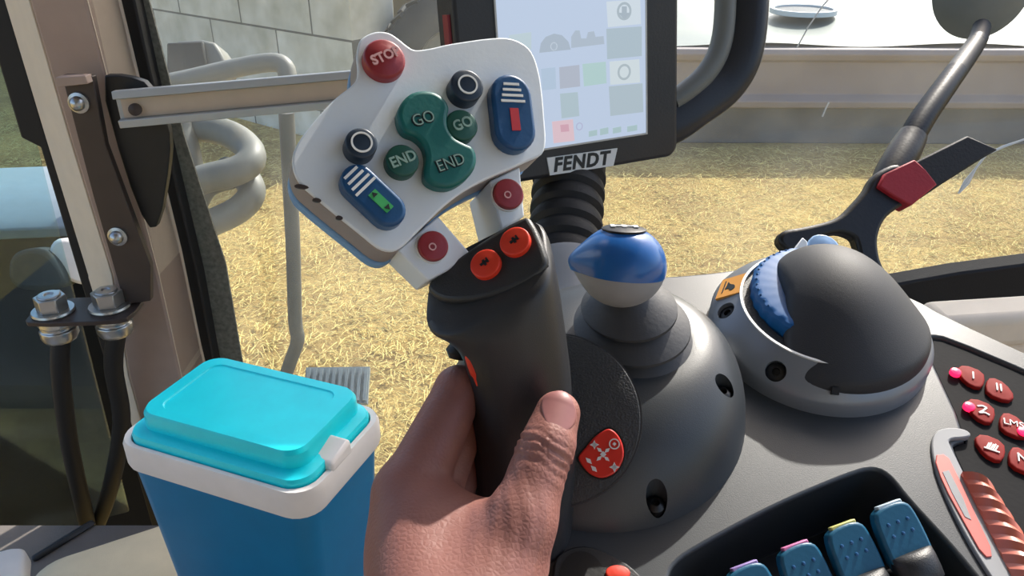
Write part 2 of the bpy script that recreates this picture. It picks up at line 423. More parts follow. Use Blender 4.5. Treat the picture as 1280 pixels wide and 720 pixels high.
# shaded bank and tyres beyond the wall end
fb = Frame((-1.4, 10.2, 0), (1, -.1, 0), (0, 1, 0))
struct('earth_bank', prism([(-1, 0), (3.2, 0), (3.0, 1.5), (-1, 2.5)], -.05, 2.4), 'olive', fb, .15)
def big_tyre(p, r, w, axis, label, group=None):
    f = Frame(p, Vector(axis).orthogonal(), z=axis)
    t = thing('tractor_tyre', f, label, 'tyre', group)
    pr = [(r*.55, -w/2), (r*.7, -w*.56), (r*.9, -w*.52), (r, -w*.36), (r, w*.36), (r*.9, w*.52), (r*.7, w*.56), (r*.55, w/2)]
    k = 64; R = [[(a*math.cos(q), a*math.sin(q), z) for a, z in pr] for q in [2*math.pi*i/k for i in range(k)]]
    V = [v for q in R for v in q]; m = len(pr); Fc = [(i*m+j, ((i+1) % k)*m+j, ((i+1) % k)*m+(j+1) % m, i*m+(j+1) % m) for i in range(k) for j in range(m)]
    new_obj('carcass', (V, Fc), 'tyre', t)
    lug = []
    for i in range(22):
        for sd in (-1, 1):
            a = 2*math.pi*(i+(.5 if sd > 0 else 0))/22; a2 = a+.13
            lug.append(bar((r*1.01*math.cos(a), r*1.01*math.sin(a), sd*w*.40), (r*1.015*math.cos(a2), r*1.015*math.sin(a2), 0), .05*r*1.6, .05*r, (math.cos(a), math.sin(a), 0)))
    new_obj('tread', join(*lug), 'tyre', t)
    new_obj('wheel_rim', lathe([(.02, -w*.1), (r*.5, -w*.12), (r*.56, -w*.4), (r*.58, -w*.4), (r*.58, w*.4), (r*.56, w*.4), (r*.5, w*.1), (.02, w*.08)], 40), 'paint', t)
    return t
q = PY(566, 30, 8.75)
big_tyre((q.x, 8.75, .80), .78, .5, (.25, -1, .12), 'dark dusty tractor tyre leaning on the brown bank past the block wall')

# low clamp wall with pale sheet on top
z0 = 1.02
def fy(py): return PZ(900, py, z0).y
y0 = PY(900, 60, 8.65); 
fl = Frame((0, 8.65, 0), (1, -.015, 0), (0, 1, 0))
xs0, xs1 = .9, 12
struct('trim_5', box((xs0, .02, 0), (xs1, .5, .42)), 'beamd', fl, .02)  # base coloured dark to paint in the shadow zone below the beam
prof = [(0, .40), (-.10, .43), (-.12, .50), (-.03, .56), (-.03, .90), (-.10, .93), (-.13, .99), (-.10, 1.04), (.5, 1.06), (.5, .40)]
struct('trim_4', rings([[(x, a, b) for a, b in prof] for x in (xs0, xs1)]), 'beam', fl, .012)
def sheet():
    V, Fc = [], []; nx, ny = 60, 30
    for j in range(ny):
        for i in range(nx):
            x = xs0+(xs1-xs0)*i/(nx-1); y = .0+4.6*j/(ny-1)
            V.append((x, y, 1.07+.02*math.sin(x*3+y)+.03*math.sin(y*2.3+.7*x)*min(1, y)))
    for j in range(ny-1):
        for i in range(nx-1): a = j*nx+i; Fc.append((a, a+1, a+nx+1, a+nx))
    k = len(V); V += [(xs0, 0, .95), (xs1, 0, .95), (xs1, 4.6, .95), (xs0, 4.6, .95)]; Fc.append((k+3, k+2, k+1, k))
    return V, Fc
tag(new_obj('plastic_sheet', sheet(), 'tarp', frame=fl, recalc=False), 'pale green white plastic sheet spread over the low concrete clamp', 'sheet')
hq = PZ(1003, 20, 1.10)
fh = Frame((hq.x, hq.y, 1.155), (1, 0, 0), (0, 1, 0))
t = thing('manhole', fh, 'round dark manhole with pale rim set in the pale sheet', 'manhole')
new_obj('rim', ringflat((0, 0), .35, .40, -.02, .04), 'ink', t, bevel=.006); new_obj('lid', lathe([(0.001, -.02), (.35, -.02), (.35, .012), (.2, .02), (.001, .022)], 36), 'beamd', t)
hy = 22
def hedge():
    R = []
    rng = np.random.RandomState(5)
    for x in np.linspace(2, 14, 40):
        h = 1.0+.5*math.sin(x*.9)+.2*rng.rand()
        R.append([(x, hy-1, 0), (x, hy-.8, h*.7), (x, hy, h), (x, hy+1, h*.6), (x, hy+1.2, 0)])
    return rings(R)
tag(new_obj('hedge_row', hedge(), 'hill'), 'dark low hedge far behind the pale sheet', 'hedge', kind='stuff')

# ================================================================== CAB SHELL
FZ = 1.65
struct('floor', prism([(-1.3, -.8), (1.9, -.8), (1.9, 1.22), (.36, 1.22), (.30, 1.0), (-1.3, 1.0)], FZ-.06, FZ), 'floor')
struct('ceiling_unseen_sun_cut', box((-1.0, -.66, 3.15), (.585, .93, 3.22)), 'ceil', None, .02)  # unseen cab roof, edges cut to set where sunlight falls inside
struct('wall_rear_light_block', join(box((-1.0, -.66, FZ), (.585, -.60, 3.16)), box((-.70, -.60, FZ), (.30, -.35, 2.25))), 'ceil', None, .02)  # unseen solid wall added behind the camera to cut ambient light
def pillar():
    R = []
    for py, xs in ((-140, (-36, -6, 72, 112)), (0, (5, 36, 108, 147)), (170, (56, 86, 152, 186)), (345, (110, 140, 198, 227)), (470, (148, 160, 226, 252)), (660, (200, 214, 275, 295))):
        Ys = (1.14, 1.07, 1.07, 1.17); f = [PY(x, py, y) for x, y in zip(xs, Ys)]
        R.append(f)
    return R
PR = pillar()
struct('trim_1', rings([[r[1], r[2], r[2]+Vector((.0, .09, 0)), r[1]+Vector((0, .09, 0))] for r in PR]), 'pillar', None, .004)
struct('trim_2', rings([[r[2], r[3], r[3]+Vector((0, .02, 0)), r[2]+Vector((0, .10, 0))] for r in PR]), 'pillarlt', None, .003)
struct('trim_3', rings([[r[0], r[1], r[1]+Vector((0, .10, 0)), r[0]+Vector((0, .03, 0))] for r in PR]), 'pillarlt', None, .003)
WY = 1.20
# black seals either side of the pillar
def strip(px, Y, w, th): return rings([[PY(a, b, Y), PY(a+w_, b, Y), PY(a+w_, b, Y)+Vector((0, th, 0)), PY(a, b, Y)+Vector((0, th, 0))] for (a, b), w_ in zip(px, w)])
s1 = struct('trim_6', strip([(108, -140), (144, 0), (184, 170), (226, 345), (249, 470), (290, 660)], WY-.035, [24, 24, 22, 22, 22, 22], .03), 'rubber', None, .003)
s2 = struct('trim_7', strip([(-66, -140), (-26, 0), (26, 172), (50, 184), (98, 345), (136, 470), (190, 660)], WY-.04, [34, 34, 32, 12, 14, 14, 14], .03), 'rubber', None, .003)
# grey frit strip beside the seal
fr = mat('frit edge', (128, 128, 120), .5, var=.5, vscale=140)
struct('trim_8', strip([(132, -140), (168, 0), (206, 170), (246, 330), (268, 470), (306, 600)], WY-.006, [16, 18, 24, 36, 38, 36], .004), fr)
def pane(px, th=.006):
    f = [PY(a, b, WY) for a, b in px]; o = [(p.x, p.z) for p in f]
    v, fc = prism(o, 0, th); return [(x, WY+z, y) for x, y, z in v], fc
w1 = struct('window_1', pane([(120, -150), (1950, -150), (1900, 340), (1100, 400), (1030, 420), (1000, 700), (310, 700)]), 'glass')
w2 = struct('window_2', pane([(-500, -150), (-40, -150), (160, 640), (-300, 760)]), 'glassdark')
# scratches in the glass
def scratch(px, r): return tube([PY(a, b, WY-.002) for a, b in px], r, 6)
new_obj('scratch', scratch([(1290, 171), (1255, 183), (1233, 193), (1220, 210), (1208, 228), (1198, 242)], [.0012, .0022, .002, .0018, .005, .0015]), 'ink', w1)
new_obj('scratch', scratch([(1042, -8), (1028, 8), (1010, 34), (996, 60)], .0010), 'ink', w1)
new_obj('scratch', scratch([(1036, 128), (1032, 136), (1028, 146)], .0012), 'ink', w1)
# window-bottom seal and beige sill
def strip2(top, bot, Y, th):
    A = [PY(a, b, Y) for a, b in top]; B = [PY(a, b, Y) for a, b in bot]
    return rings([[p, q, q+Vector((0, th, 0)), p+Vector((0, th, 0))] for p, q in zip(A, B)])
struct('trim_9', strip2([(1010, 385), (1110, 357), (1200, 341), (1300, 328), (1500, 310), (1900, 290)], [(1010, 420), (1110, 408), (1200, 398), (1300, 392), (1500, 380), (1900, 366)], 1.15, .04), 'rubber', None, .004)
fA = PY(1030, 400, 1.16); fB = PY(1900, 372, 1.16)
struct('wall_front', prism([(fA.x, FZ), (fB.x, FZ), (fB.x, fB.z), (PY(1110, 404, 1.16).x, PY(1110, 404, 1.16).z), (fA.x, fA.z)], 0, .035), 'beige', Frame((0, 1.19, 0), (1, 0, 0), (0, 0, 1)))
fs = Frame(P(1165, 400, .95), P(1420, 384, .95)-P(1165, 400, .95), (0, 1, 0))
lx = (P(1420, 384, .95)-P(1165, 400, .95)).length
lx = lx*2.6
struct('trim_10', box((0, -.02, -.035), (lx, .035, .010)), 'pillarlt', fs, .012, seg=4)
struct('trim_11', box((-.05, -.01, -.10), (lx, .05, -.034)), 'pillarlt', fs, .01, seg=3)

# ---- things outside, close to the glass
tag(new_obj('grey_arm', join(tube(catmull([PY(358, 140, 1.26), PY(360, 180, 1.26), PY(366, 300, 1.26), PY(369, 400, 1.26), PY(372, 425, 1.26), PY(362, 455, 1.27), PY(356, 478, 1.28), PY(356, 520, 1.28), Vector((PY(356, 520, 1.28).x, 1.28, .9)), Vector((PY(356, 520, 1.28).x, 1.28, .0))], 4, False), .0125, 12)), 'darkpaint'), 'slim grey upright arm with a bent foot just outside the glass', 'arm')
def T(px, d, r, k=5): return tube(catmull([P(a, b, d) if not isinstance(d, list) else P(a, b, d[i]) for i, (a, b) in enumerate(px)], k, False), r, 16)
f0 = Frame(P(220, 300, 1.75), (1, 0, 0), (0, 1, 0))
def loc(sh, f): return [tuple(f.l(v)) for v in sh[0]], sh[1]
t = thing('step_handrail', f0, 'thick grey tubular handrail looping outside the glass below the beige rail', 'handrail')
new_obj('upper_loop', loc(T([(205, 170), (240, 160), (280, 165), (308, 182), (314, 200), (295, 214), (255, 224), (215, 240)], [1.85, 1.83, 1.8, 1.76, 1.72, 1.7, 1.7, 1.7], .031), f0), 'paint', t)
new_obj('lower_loop', loc(T([(215, 305), (255, 283), (295, 264), (314, 244), (308, 224), (280, 212)], [1.75, 1.75, 1.75, 1.75, 1.77, 1.8], .030), f0), 'paint', t)
new_obj('post', loc(T([(222, 150), (236, 220), (238, 300), (250, 420), (262, 560)], 1.8, .034), f0), 'paint', t)
new_obj('gusset', loc(T([(246, 262), (262, 236), (290, 226)], 1.76, .018), f0), 'paint', t)
f1 = Frame(P(240, 90, 1.8), (1, 0, 0), cdir(0, 1, 0))
t = thing('work_lamp', f1, 'grey work lamp with dark lens in front of the block wall', 'lamp')
new_obj('housing', prism(smooth(f1.uvs([(207, 50), (262, 46), (276, 66), (281, 84), (262, 98), (206, 98)]), 1), -.10, -.01), 'paint', t, bevel=.006)
new_obj('lens', prism(f1.uvs([(209, 54), (254, 52), (260, 90), (209, 94)]), -.012, .004), 'tyre', t, bevel=.004)
tag(new_obj('bracket_tube', T([(170, 112), (230, 100), (300, 84), (340, 78), (356, 84), (360, 100)], 1.7, .020), 'paint'), 'bent grey tube reaching out beneath the work lamp', 'tube')
q = PY(412, 486, 1.30); fg = Frame(q, (1, .02, 0), (0, .8, .6))
tag(new_obj('step_grating', join(box((-.05, -.03, -.012), (.075, .045, 0)), *[box((-.046+.0125*i, -.026, 0), (-.040+.0125*i, .041, .006)) for i in range(10)]), 'fender', frame=fg), 'pale grey ribbed step edge outside behind the blue cooler', 'step', None)

# ---- mudguard seen through the door glass
q = PY(40, 285, 1.55); zt = q.z
ff = Frame((q.x-.5, 1.55, 0), (1, .12, 0), (0, 1, 0))
t = thing('rear_mudguard', ff, 'dark mudguard with blue grey top outside the door glass beside the hoses', 'mudguard')
new_obj('side_panel', box((-1.2, -.03, 0), (.62, .0, zt-.01)), 'matte', t, bevel=.006)
def cover():
    R = []
    for y, z in ((-.045, zt-.03), (-.05, zt-.005), (-.03, zt+.008), (.1, zt+.02), (.30, zt+.02), (.33, zt), (.33, zt-.04), (-.03, zt-.03)):
        R.append((y, z))
    return rings([[(x, a, b) for a, b in R] for x in (-1.2, .62)])
new_obj('top_cover', cover(), 'fender', t, bevel=.004)
fm = Frame(P(66, 338, 1.62), (1, .15, .0), cdir(0, 1, .1))
t = thing('side_lamp', fm, 'dark rounded lamp with a white corner outside the door glass', 'lamp')
new_obj('housing', prism(smooth(fm.uvs([(60, 300), (92, 296), (108, 320), (112, 352), (100, 358), (60, 340)]), 2), -.07, .0), 'coolerwhite', t, bevel=.008)
new_obj('lens', prism(smooth(fm.uvs([(14, 322), (36, 309), (62, 311), (80, 330), (92, 357), (56, 363), (16, 359)]), 2), -.05, .02), 'tyre', t, bevel=.01)

# ================================================================== PILLAR BRACKET, RAIL, HOSES
BY = 1.035
fbk = Frame(PY(118, 230, BY), (1, 0, 0), (0, .02, 1))
t = thing('mounting_bracket', fbk, 'dark brown steel bracket bolted to the taupe pillar', 'bracket')
new_obj('flat_bar', prism(fbk.uvs([(80, 93), (118, 94), (134, 180), (190, 330), (190, 374), (158, 379), (118, 240)]), -.006, .006), 'steel', t, bevel=.0012)
new_obj('top_flange', prism(fbk.uvs([(79, 93), (116, 91), (119, 101), (82, 105)]), .004, .02), 'pillar', t, bevel=.001)
new_obj('gusset_plate', prism(smooth(fbk.uvs([(116, 97), (150, 97), (182, 108), (206, 160), (208, 200), (194, 288), (178, 290), (150, 220)]), 1), -.028, -.014), 'black', t, bevel=.0015)
for a, b in ((102, 127), (150, 293)):
    u = fbk.uv(a, b); new_obj('bolt', lathe([(.001, .006), (.0135, .006), (.0135, .009), (.0095, .010), (.009, .015), (.005, .019), (.001, .02)], 24, u), 'chrome', t)
tab = [PY(40, 398, 1.0), PY(98, 372, 1.06), PY(165, 370, 1.05), PY(160, 388, 1.0)]
zt_ = sum(p.z for p in tab)/4
ft = Frame(PY(100, 395, 1.0), (1, .0, .02), (0, 1, 0))
new_obj('tab', xf(prism(smooth([(-.072, -.012), (-.07, .05), (.075, .055), (.078, -.01), (.06, -.022), (-.06, -.026)], 1), -.0035, .0035), fbk.I @ ft.M), 'steel', t, bevel=.001)
def coupling(u, w, hose, label):
    f = Frame(ft.w(u, w, 0), (1, 0, 0), (0, 1, 0))
    t = thing('hydraulic_hose', f, label, 'hose', 'hydraulic hoses hanging from the bracket')
    k6 = [(.0215*math.cos(math.pi/3*i+.3), .0215*math.sin(math.pi/3*i+.3)) for i in range(6)]
    new_obj('washer', lathe([(.001, .0035), (.028, .0035), (.029, .006), (.028, .009), (.001, .009)], 32), 'chrome', t)
    new_obj('hex_cap', join(prism(k6, .009, .030), lathe([(.001, .030), (.016, .030), (.015, .0325), (.006, .033), (.005, .031), (.001, .031)], 24)), 'chrome', t, bevel=.0015)
    new_obj('collar', lathe([(.001, -.0035), (.024, -.0035), (.025, -.014), (.023, -.016), (.023, -.020), (.0255, -.022), (.0255, -.034), (.022, -.040), (.012, -.042), (.001, -.042)], 12), 'chrome', t, bevel=.001)
    new_obj('hose', loc(tube(catmull([f.w(0, 0, -.038)]+[PY(a, b, y) for a, b, y in hose], 6, False), .0135, 14), f), 'rubber', t)
coupling(-.040, .006, [(76, 470, 1.0), (88, 560, 1.03), (108, 650, 1.06), (116, 690, 1.08)], 'black hose under the nearer silver hex coupling at the tab end')
coupling(.036, .018, [(142, 460, 1.02), (152, 530, 1.04), (138, 610, 1.07), (118, 665, 1.09)], 'black hose under the silver hex coupling next to the pillar')
# aluminium rail from the bracket along the window
def rail():
    A, B = PY(146, 137, 1.025), PY(700, 88, 1.135)
    A.x = A.x; t = (B-A).normalized(); up = Vector((0, .12, 1)); up = (up-t*up.dot(t)).normalized(); nrm = t.cross(up)
    return A, B, t, up, nrm
A, B, tt, up, nr = rail()
frl = Frame(A, tt, up); Lr = (B-A).length
if frl.z.y > 0: pass
sg = 1 if frl.z.y < 0 else -1
t = thing('window_rail', frl, 'pale aluminium channel rail with beige web fixed to the pillar bracket', 'rail')
H2 = .0235
def ext(pr, x0, x1): return rings([[(x, a, b) for a, b in pr] for x in (x0, x1)])
new_obj('channel', ext([(-H2, -.012), (H2, -.012), (H2, sg*.006), (H2-.010, sg*.008), (H2-.011, -.006), (-H2+.011, -.006), (-H2+.010, sg*.008), (-H2, sg*.006)], 0, Lr), 'alu', t, bevel=.001)
new_obj('web', box((.006, -H2+.0115, -.0065), (Lr-.004, H2-.0115, -.0035)), 'railweb', t)
new_obj('rail_bolt', lathe([(.001, -.004), (.008, -.004), (.008, .002), (.001, .004)], 16, (.022, -.002)), 'steel', t)

# ================================================================== COOLER
ang = rad(-21.5)
fc = Frame(PZ(316, 532, 2.60-.56), (math.cos(ang), math.sin(ang), 0), (-math.sin(ang), math.cos(ang), 0))
CW, CD, CH = .258, .165, .43
fc = Frame(Vector((fc.o.x, fc.o.y, FZ)), fc.x, fc.y)
ztop = 2.60-.56-FZ
t = thing('cool_box', fc, 'cyan blue cool box with white rim standing on the cab floor', 'cool box')
def rrect(w, d, r, k=6):
    o = []
    for sx_, sy_, a0 in ((1, 1, 0), (-1, 1, 90), (-1, -1, 180), (1, -1, 270)):
        for i in range(k+1):
            a = rad(a0+90*i/k); o.append((sx_*(w/2-r)+r*math.cos(a), sy_*(d/2-r)+r*math.sin(a)))
    return o
def lay(w, d, r, z, dx=0, dy=0): return [(x+dx, y+dy, z) for x, y in rrect(w, d, r)]
new_obj('tub', rings([lay(CW*.74, CD*.74, .02, .0), lay(CW*.76, CD*.76, .022, .006), lay(CW*.95, CD*.95, .024, ztop-.03), lay(CW*.95, CD*.95, .024, ztop-.006)]), 'cooler', t)
new_obj('rim', rings([lay(CW*.95, CD*.95, .024, ztop-.034), lay(CW*1.0, CD*1.0, .03, ztop-.034), lay(CW*1.015, CD*1.02, .032, ztop-.028), lay(CW*1.015, CD*1.02, .032, ztop-.006), lay(CW*.995, CD*.99, .03, ztop), lay(CW*.95, CD*.93, .028, ztop), lay(CW*.945, CD*.92, .028, ztop-.006)]), 'coolerwhite', t, angle=60)
lid = new_obj('lid', rings([lay(CW*.935, CD*.905, .026, ztop-.008), lay(CW*.935, CD*.905, .026, ztop+.004), lay(CW*.92, CD*.885, .025, ztop+.008), lay(CW*.845, CD*.80, .022, ztop+.010, -.002, .006), lay(CW*.84, CD*.79, .022, ztop+.026, -.002, .006), lay(CW*.82, CD*.76, .022, ztop+.031, -.002, .006), lay(CW*.68, CD*.60, .014, ztop+.0315, -.004, .006), lay(CW*.67, CD*.59, .014, ztop+.0300, -.004, .006)]), 'lid', t, angle=25)
new_obj('handle', rings([[(CW*.40, -CD*.20, ztop-.004), (CW*.505, -CD*.22, ztop-.004), (CW*.505, CD*.04, ztop-.004), (CW*.40, CD*.02, ztop-.004)], [(CW*.40, -CD*.20, ztop+.008), (CW*.50, -CD*.20, ztop+.008), (CW*.50, CD*.03, ztop+.014), (CW*.40, CD*.01, ztop+.018)]]), 'coolerwhite', t, bevel=.004, seg=3)

# beige things in the low corner
fcu = Frame(PZ(180, 785, FZ), (math.cos(.5), math.sin(.5), 0), (-math.sin(.5), math.cos(.5), 0))
tag(new_obj('seat_cushion', rings([[(x*k, y*k, z) for x, y in rrect(.26, .2, .05)] for k, z in ((.9, 0), (1, .02), (1.0, .06), (.95, .09), (.8, .10))]), 'cushion', frame=fcu, angle=60), 'sunlit beige padded cushion on the floor beside the cool box', 'cushion')
fbx = Frame(PZ(-40, 812, FZ), (math.cos(.45), math.sin(.45), 0), (-math.sin(.45), math.cos(.45), 0))
t = thing('beige_box', fbx, 'pale beige plastic box corner with a ring latch on the floor', 'box')
new_obj('body', rings([[(x*k, y*k, z) for x, y in rrect(.17, .15, .02)] for k, z in ((.95, 0), (1, .01), (1, .06), (.97, .068))]), 'beige', t, angle=50)
new_obj('cover', rings([[(x*k, y*k, z) for x, y in rrect(.178, .158, .02)] for k, z in ((1, .062), (1.02, .066), (1.0, .085), (.95, .09))]), 'coolerwhite', t, angle=50)
new_obj('ring_latch', ringflat((.02, -.02), .012, .02, .088, .096), 'beige', t, bevel=.001)
struct('trim_12', bar(PZ(40, 700, FZ+.004), PZ(118, 652, FZ+.004), .012, .01, (0, 0, 1)), 'dark', None, .006)

# ================================================================== CONSOLE
nw = cdir(0, .755, .656).normalized()
K = Frame(P(900, 560, .45), (1, 0, 0), z=nw)
con = thing('armrest_console', K, 'dark grey armrest console carrying the joystick, knobs and blue levers', 'console')
back = K.uvs([(705, 386), (745, 357), (800, 347), (870, 343), (940, 334), (1060, 338), (1148, 375), (1180, 394), (1300, 449), (1420, 505)])
out = [(-.16, -.17), (-.15, -.04), (-.125, .06)]+back+[(.22, -.17)]
body = new_obj('body', prism(smooth(out, 1), -.14, 0), 'console', con)
bay = K.uvs([(836, 800), (834, 728), (842, 704), (880, 680), (970, 632), (1065, 592), (1094, 585), (1113, 596), (1132, 622), (1200, 695), (1250, 760), (1260, 800)])
kp = K.uvs([(1153, 424), (1164, 420), (1184, 423), (1296, 470), (1440, 540), (1440, 860), (1310, 780), (1266, 708), (1234, 646), (1208, 594), (1192, 560), (1194, 554), (1212, 550)])
slot = K.uvs([(1162, 562), (1165, 544), (1177, 537), (1203, 538), (1214, 546), (1206, 550), (1184, 551), (1186, 560), (1204, 596), (1230, 648), (1262, 712), (1300, 790), (1262, 760), (1222, 702), (1192, 648), (1170, 598)])
boolean(body, [prism(smooth(bay, 2), -.055, .02), prism(smooth(kp, 1), -.004, .02)])
bevel(body, .0045, 4)
new_obj('bay_floor', prism(scale(smooth(bay, 2), .99), -.058, -.0545), 'black', con)
kpd = new_obj('keypad_panel', prism(scale(smooth(kp, 1), .985), -.0045, -.002), 'matte', con, bevel=.0006)
# mound below joystick and ball lever
mc = Vector((-.0695, .034)); mr_ = .0896; tu = Vector(K.uv(791, 422, .045))
R = []
for i in range(13):
    a = i/12*math.pi/2; f = math.sin(a); g = 1-math.cos(a)
    cc = mc.lerp(tu, f**1.3*.98); r = mr_+(0.034-mr_)*(g*.75+f*.25)
    R.append([(cc.x+r*math.cos(q), cc.y+r*math.sin(q), -.004+.050*f) for q in [2*math.pi*k/72 for k in range(72)]])
mound = new_obj('lever_mound', rings(R), 'console', con, angle=60)
def mound_at(px, py):      # first surface point of the mound along a sight line, in console space
    best = None
    for h in np.linspace(.048, 0, 200):
        u = K.uv(px, py, h); f = (h+.004)/.050; f = min(max(f, 0), 1); a = math.asin(f); g = 1-math.cos(a)
        cc = mc.lerp(tu, f**1.3*.98); r = mr_+(0.034-mr_)*(g*.75+f*.25)
        if (Vector(u)-cc).length <= r: return Vector((u[0], u[1], h))
    return Vector((*K.uv(px, py, 0), 0))
holes = []
for px, py in ((821, 621), (906, 481)):
    q = mound_at(px, py); holes.append(q)
boolean(mound, [xf(lathe([(.001, -.012), (.0058, -.012), (.0058, .02), (.001, .02)], 24), Matrix.Translation(q)) for q in holes])
for q in holes:
    s = new_obj('screw', xf(lathe([(.001, -.0125), (.0048, -.0125), (.0048, -.007), (.0035, -.0055), (.0022, -.005), (.0018, -.0075), (.001, -.0075)], 20), Matrix.Translation(q)), 'black', con)
# front button pod
pod = K.uvs([(690, 770), (690, 712), (699, 694), (726, 684), (756, 692), (800, 718), (830, 770)])
pd = new_obj('button_pod', prism(smooth(pod, 2), -.003, .003), 'dark', con, bevel=.001)
new_obj('finger_hollow', prism(circle(K.uv(728, 722, .003), .011, 28, .014), .0028, .0034), 'black', pd)
new_obj('pod_button', dome_prism(circle(K.uv(772, 718, .003), .006, 20, .004), .003, .0045, .001), 'orange', pd)
# status light strip
sl = smooth(slot, 2)
st = new_obj('light_frame', prism(sl, -.002, .0022), 'whitegrey', con, bevel=.001)
sred = K.uvs([(1166, 570), (1183, 568), (1194, 590), (1221, 648), (1243, 696), (1229, 698), (1205, 655), (1178, 606)], .0022)
new_obj('lens', prism(smooth(sred, 1), .002, .0030), 'lamp', st, bevel=.0004)
new_obj('pale_strip', prism(K.uvs([(1178, 590), (1186, 588), (1204, 624), (1214, 650), (1206, 646), (1190, 616)], .003), .0029, .0033), 'whitegrey', st)
# keypad buttons
kb = [((1192, 462), (1226, 461), (1234, 476), (1220, 488), (1205, 484), -1, 'I', 1), None]
def kbtn(c, flip, sign, led, size=1.0):
    cx, cy = K.uv(*c, -.002); a = rad(-27)
    s = .0062*size
    o = [(-1.55*s, .25*s), (-.9*s, .95*s), (.95*s, .8*s), (1.15*s, -.2*s), (.7*s, -.95*s), (-.6*s, -.75*s)]
    if flip: o = [(-x, -y) for x, y in o]
    o = [(x, y*1.55) for x, y in o]; o = [(cx+x*math.cos(a)-y*math.sin(a), cy+x*math.sin(a)+y*math.cos(a)) for x, y in o]
    bt = new_obj('key', dome_prism(smooth(o, 1), -.002, -.0002, .0012), 'redkey', kpd)
    return cx, cy, a, s, bt
def mark(px, py, strokes, sz, bt_parent):
    pass
keys = [((1214, 474), False, 'I', True), ((1246, 489), True, 'II', False), ((1226, 517), False, 'Z', True), ((1264, 534), True, 'LMS', False), ((1238, 563), False, 'W', False), ((1276, 578), True, 'N', True)]
glyph = []
for c, fl_, s, led in keys:
    cx, cy, a, sz, bt = kbtn(c, fl_, s, led)
    if s in ('I', 'II', 'N', 'LMS'):
        lettering('key_mark', {'LMS': '\u2227_\u2227S'}.get(s, s) if s != 'LMS' else 'LMS', .0088 if s != 'LMS' else .0065, at2(cx, cy, .0013, a+.1), 'ink', kpd)
    elif s == 'Z':
        pts = [(-.5, .3), (-.1, .55), (.3, .45), (.0, -.1), (-.3, -.5), (.2, -.25), (.6, -.4)]
        R_ = Matrix.Rotation(a, 4, 'Z')
        new_obj('key_mark', xf(join(*[bar((*[q*sz for q in pts[i]], 0), (*[q*sz for q in pts[i+1]], 0), .0010, .0006, (0, 0, 1)) for i in range(len(pts)-1)]), Matrix.Translation((cx, cy, .0012)) @ R_), 'ink', kpd)
    else:
        R_ = Matrix.Rotation(a, 4, 'Z'); B_ = [bar(((-.5+.18*i)*sz, -.35*sz, 0), ((-.3+.18*i)*sz, (.35+.1*(i % 2))*sz, 0), .0008, .0006, (0, 0, 1)) for i in range(5)]
        new_obj('key_mark', xf(join(*B_, bar((-.7*sz, -.4*sz, 0), (.6*sz, -.4*sz, 0), .0008, .0006, (0, 0, 1))), Matrix.Translation((cx, cy, .0012)) @ R_), 'ink', kpd)
for px, py in ((1194, 466), (1211, 509), (1278, 541)):
    new_obj('indicator_light', dome_prism(circle(K.uv(px, py, .0), .0032, 16), -.001, .0010, .0012), 'led', kpd)
# red ribbed slider block beside the strip
rb = K.uvs([(1212, 592), (1225, 594), (1290, 650), (1330, 760), (1276, 760), (1240, 660)], .004)
def ribbed():
    L0, L1 = K.w(*K.uv(1204, 588, .006), .006), K.w(*K.uv(1292, 770, .004), .004)
    R0, R1 = K.w(*K.uv(1246, 612, .006), .006), K.w(*K.uv(1370, 800, .004), .004)
    R = []; N = 60
    for i in range(N+1):
        t_ = i/N; a_ = L0.lerp(L1, t_); b_ = R0.lerp(R1, t_); hh = .0016*(abs(((t_*10) % 1)-.5)*2)
        row = []
        for k in range(9):
            u = k/8; p = K.l(a_.lerp(b_, u)); row.append((p.x, p.y, p.z-.006+.009*math.sin(math.pi*(.12+.76*u))+hh))
        row += [(row[-1][0], row[-1][1], -.004), (row[0][0], row[0][1], -.004)]
        R.append(row)
    return rings(R)
tag(new_obj('ribbed_roller', ribbed(), 'redglass', frame=K, angle=25), 'sunlit translucent red ribbed roller beside the pale light strip', 'roller')

# ---- blue rocker levers in the bay
def lever(px, py, d, lab, colr, group='blue rocker levers in the console bay'):
    o = P(px, py, d)
    f = Frame(o, cdir(.94, .26, -.2), cdir(-.33, .88, -.28))
    t = thing('rocker_lever', f, lab, 'lever', group)
    w, h = .0118, .030
    ol = smooth([(-w, -h), (w, -h), (w*1.02, .001), (w*.72, .0085), (-w*.55, .0085), (-w, .004)], 2)
    new_obj('paddle', prism(ol, -.007, .0), 'teal', t, bevel=.0016, seg=3)
    new_obj('dimple_dots', join(*[xf(lathe([(.0001, 0), (.0011, 0), (.0009, .0006), (.0001, .0009)], 10), Matrix.Translation((x, y, -.0002))) for y in (-.0005, -.0062) for x in (-.0055, 0, .0055)]), 'bluekey', t)
    new_obj('colour_strip', box((-w*.55, .0066, -.0048), (w*.62, .0092, -.0008)), colr, t, bevel=.0005)
    new_obj('finger_foot', rings([[(x*1.0, -.020-.004*k_, z_+.0) for x, z_ in [(w*math.cos(a), .0085*sc*math.sin(a)-.002) for a in [2*math.pi*i/20 for i in range(20)]]] for k_, sc in ((-1.2, .2), (-1, .7), (0, 1), (1.5, 1), (2.5, .8))]), 'dark', t, angle=60)
    new_obj('stem', box((-w*.8, -.055, -.02), (w*.8, -.022, -.006)), 'black', t, bevel=.002)
M['tagpink'] = mat('pink tag', (206, 120, 170), .5); M['tagyellow'] = mat('yellow tag', (196, 196, 120), .5); M['taggrey'] = mat('pale tag', (176, 196, 210), .5); M['tagviolet'] = mat('violet tag', (150, 130, 190), .5)
lever(1122, 651, .398, 'blue dotted rocker lever with a pale tag, nearest the light strip', 'taggrey')
lever(1064, 677, .394, 'blue dotted rocker lever with a yellow tag', 'tagyellow')
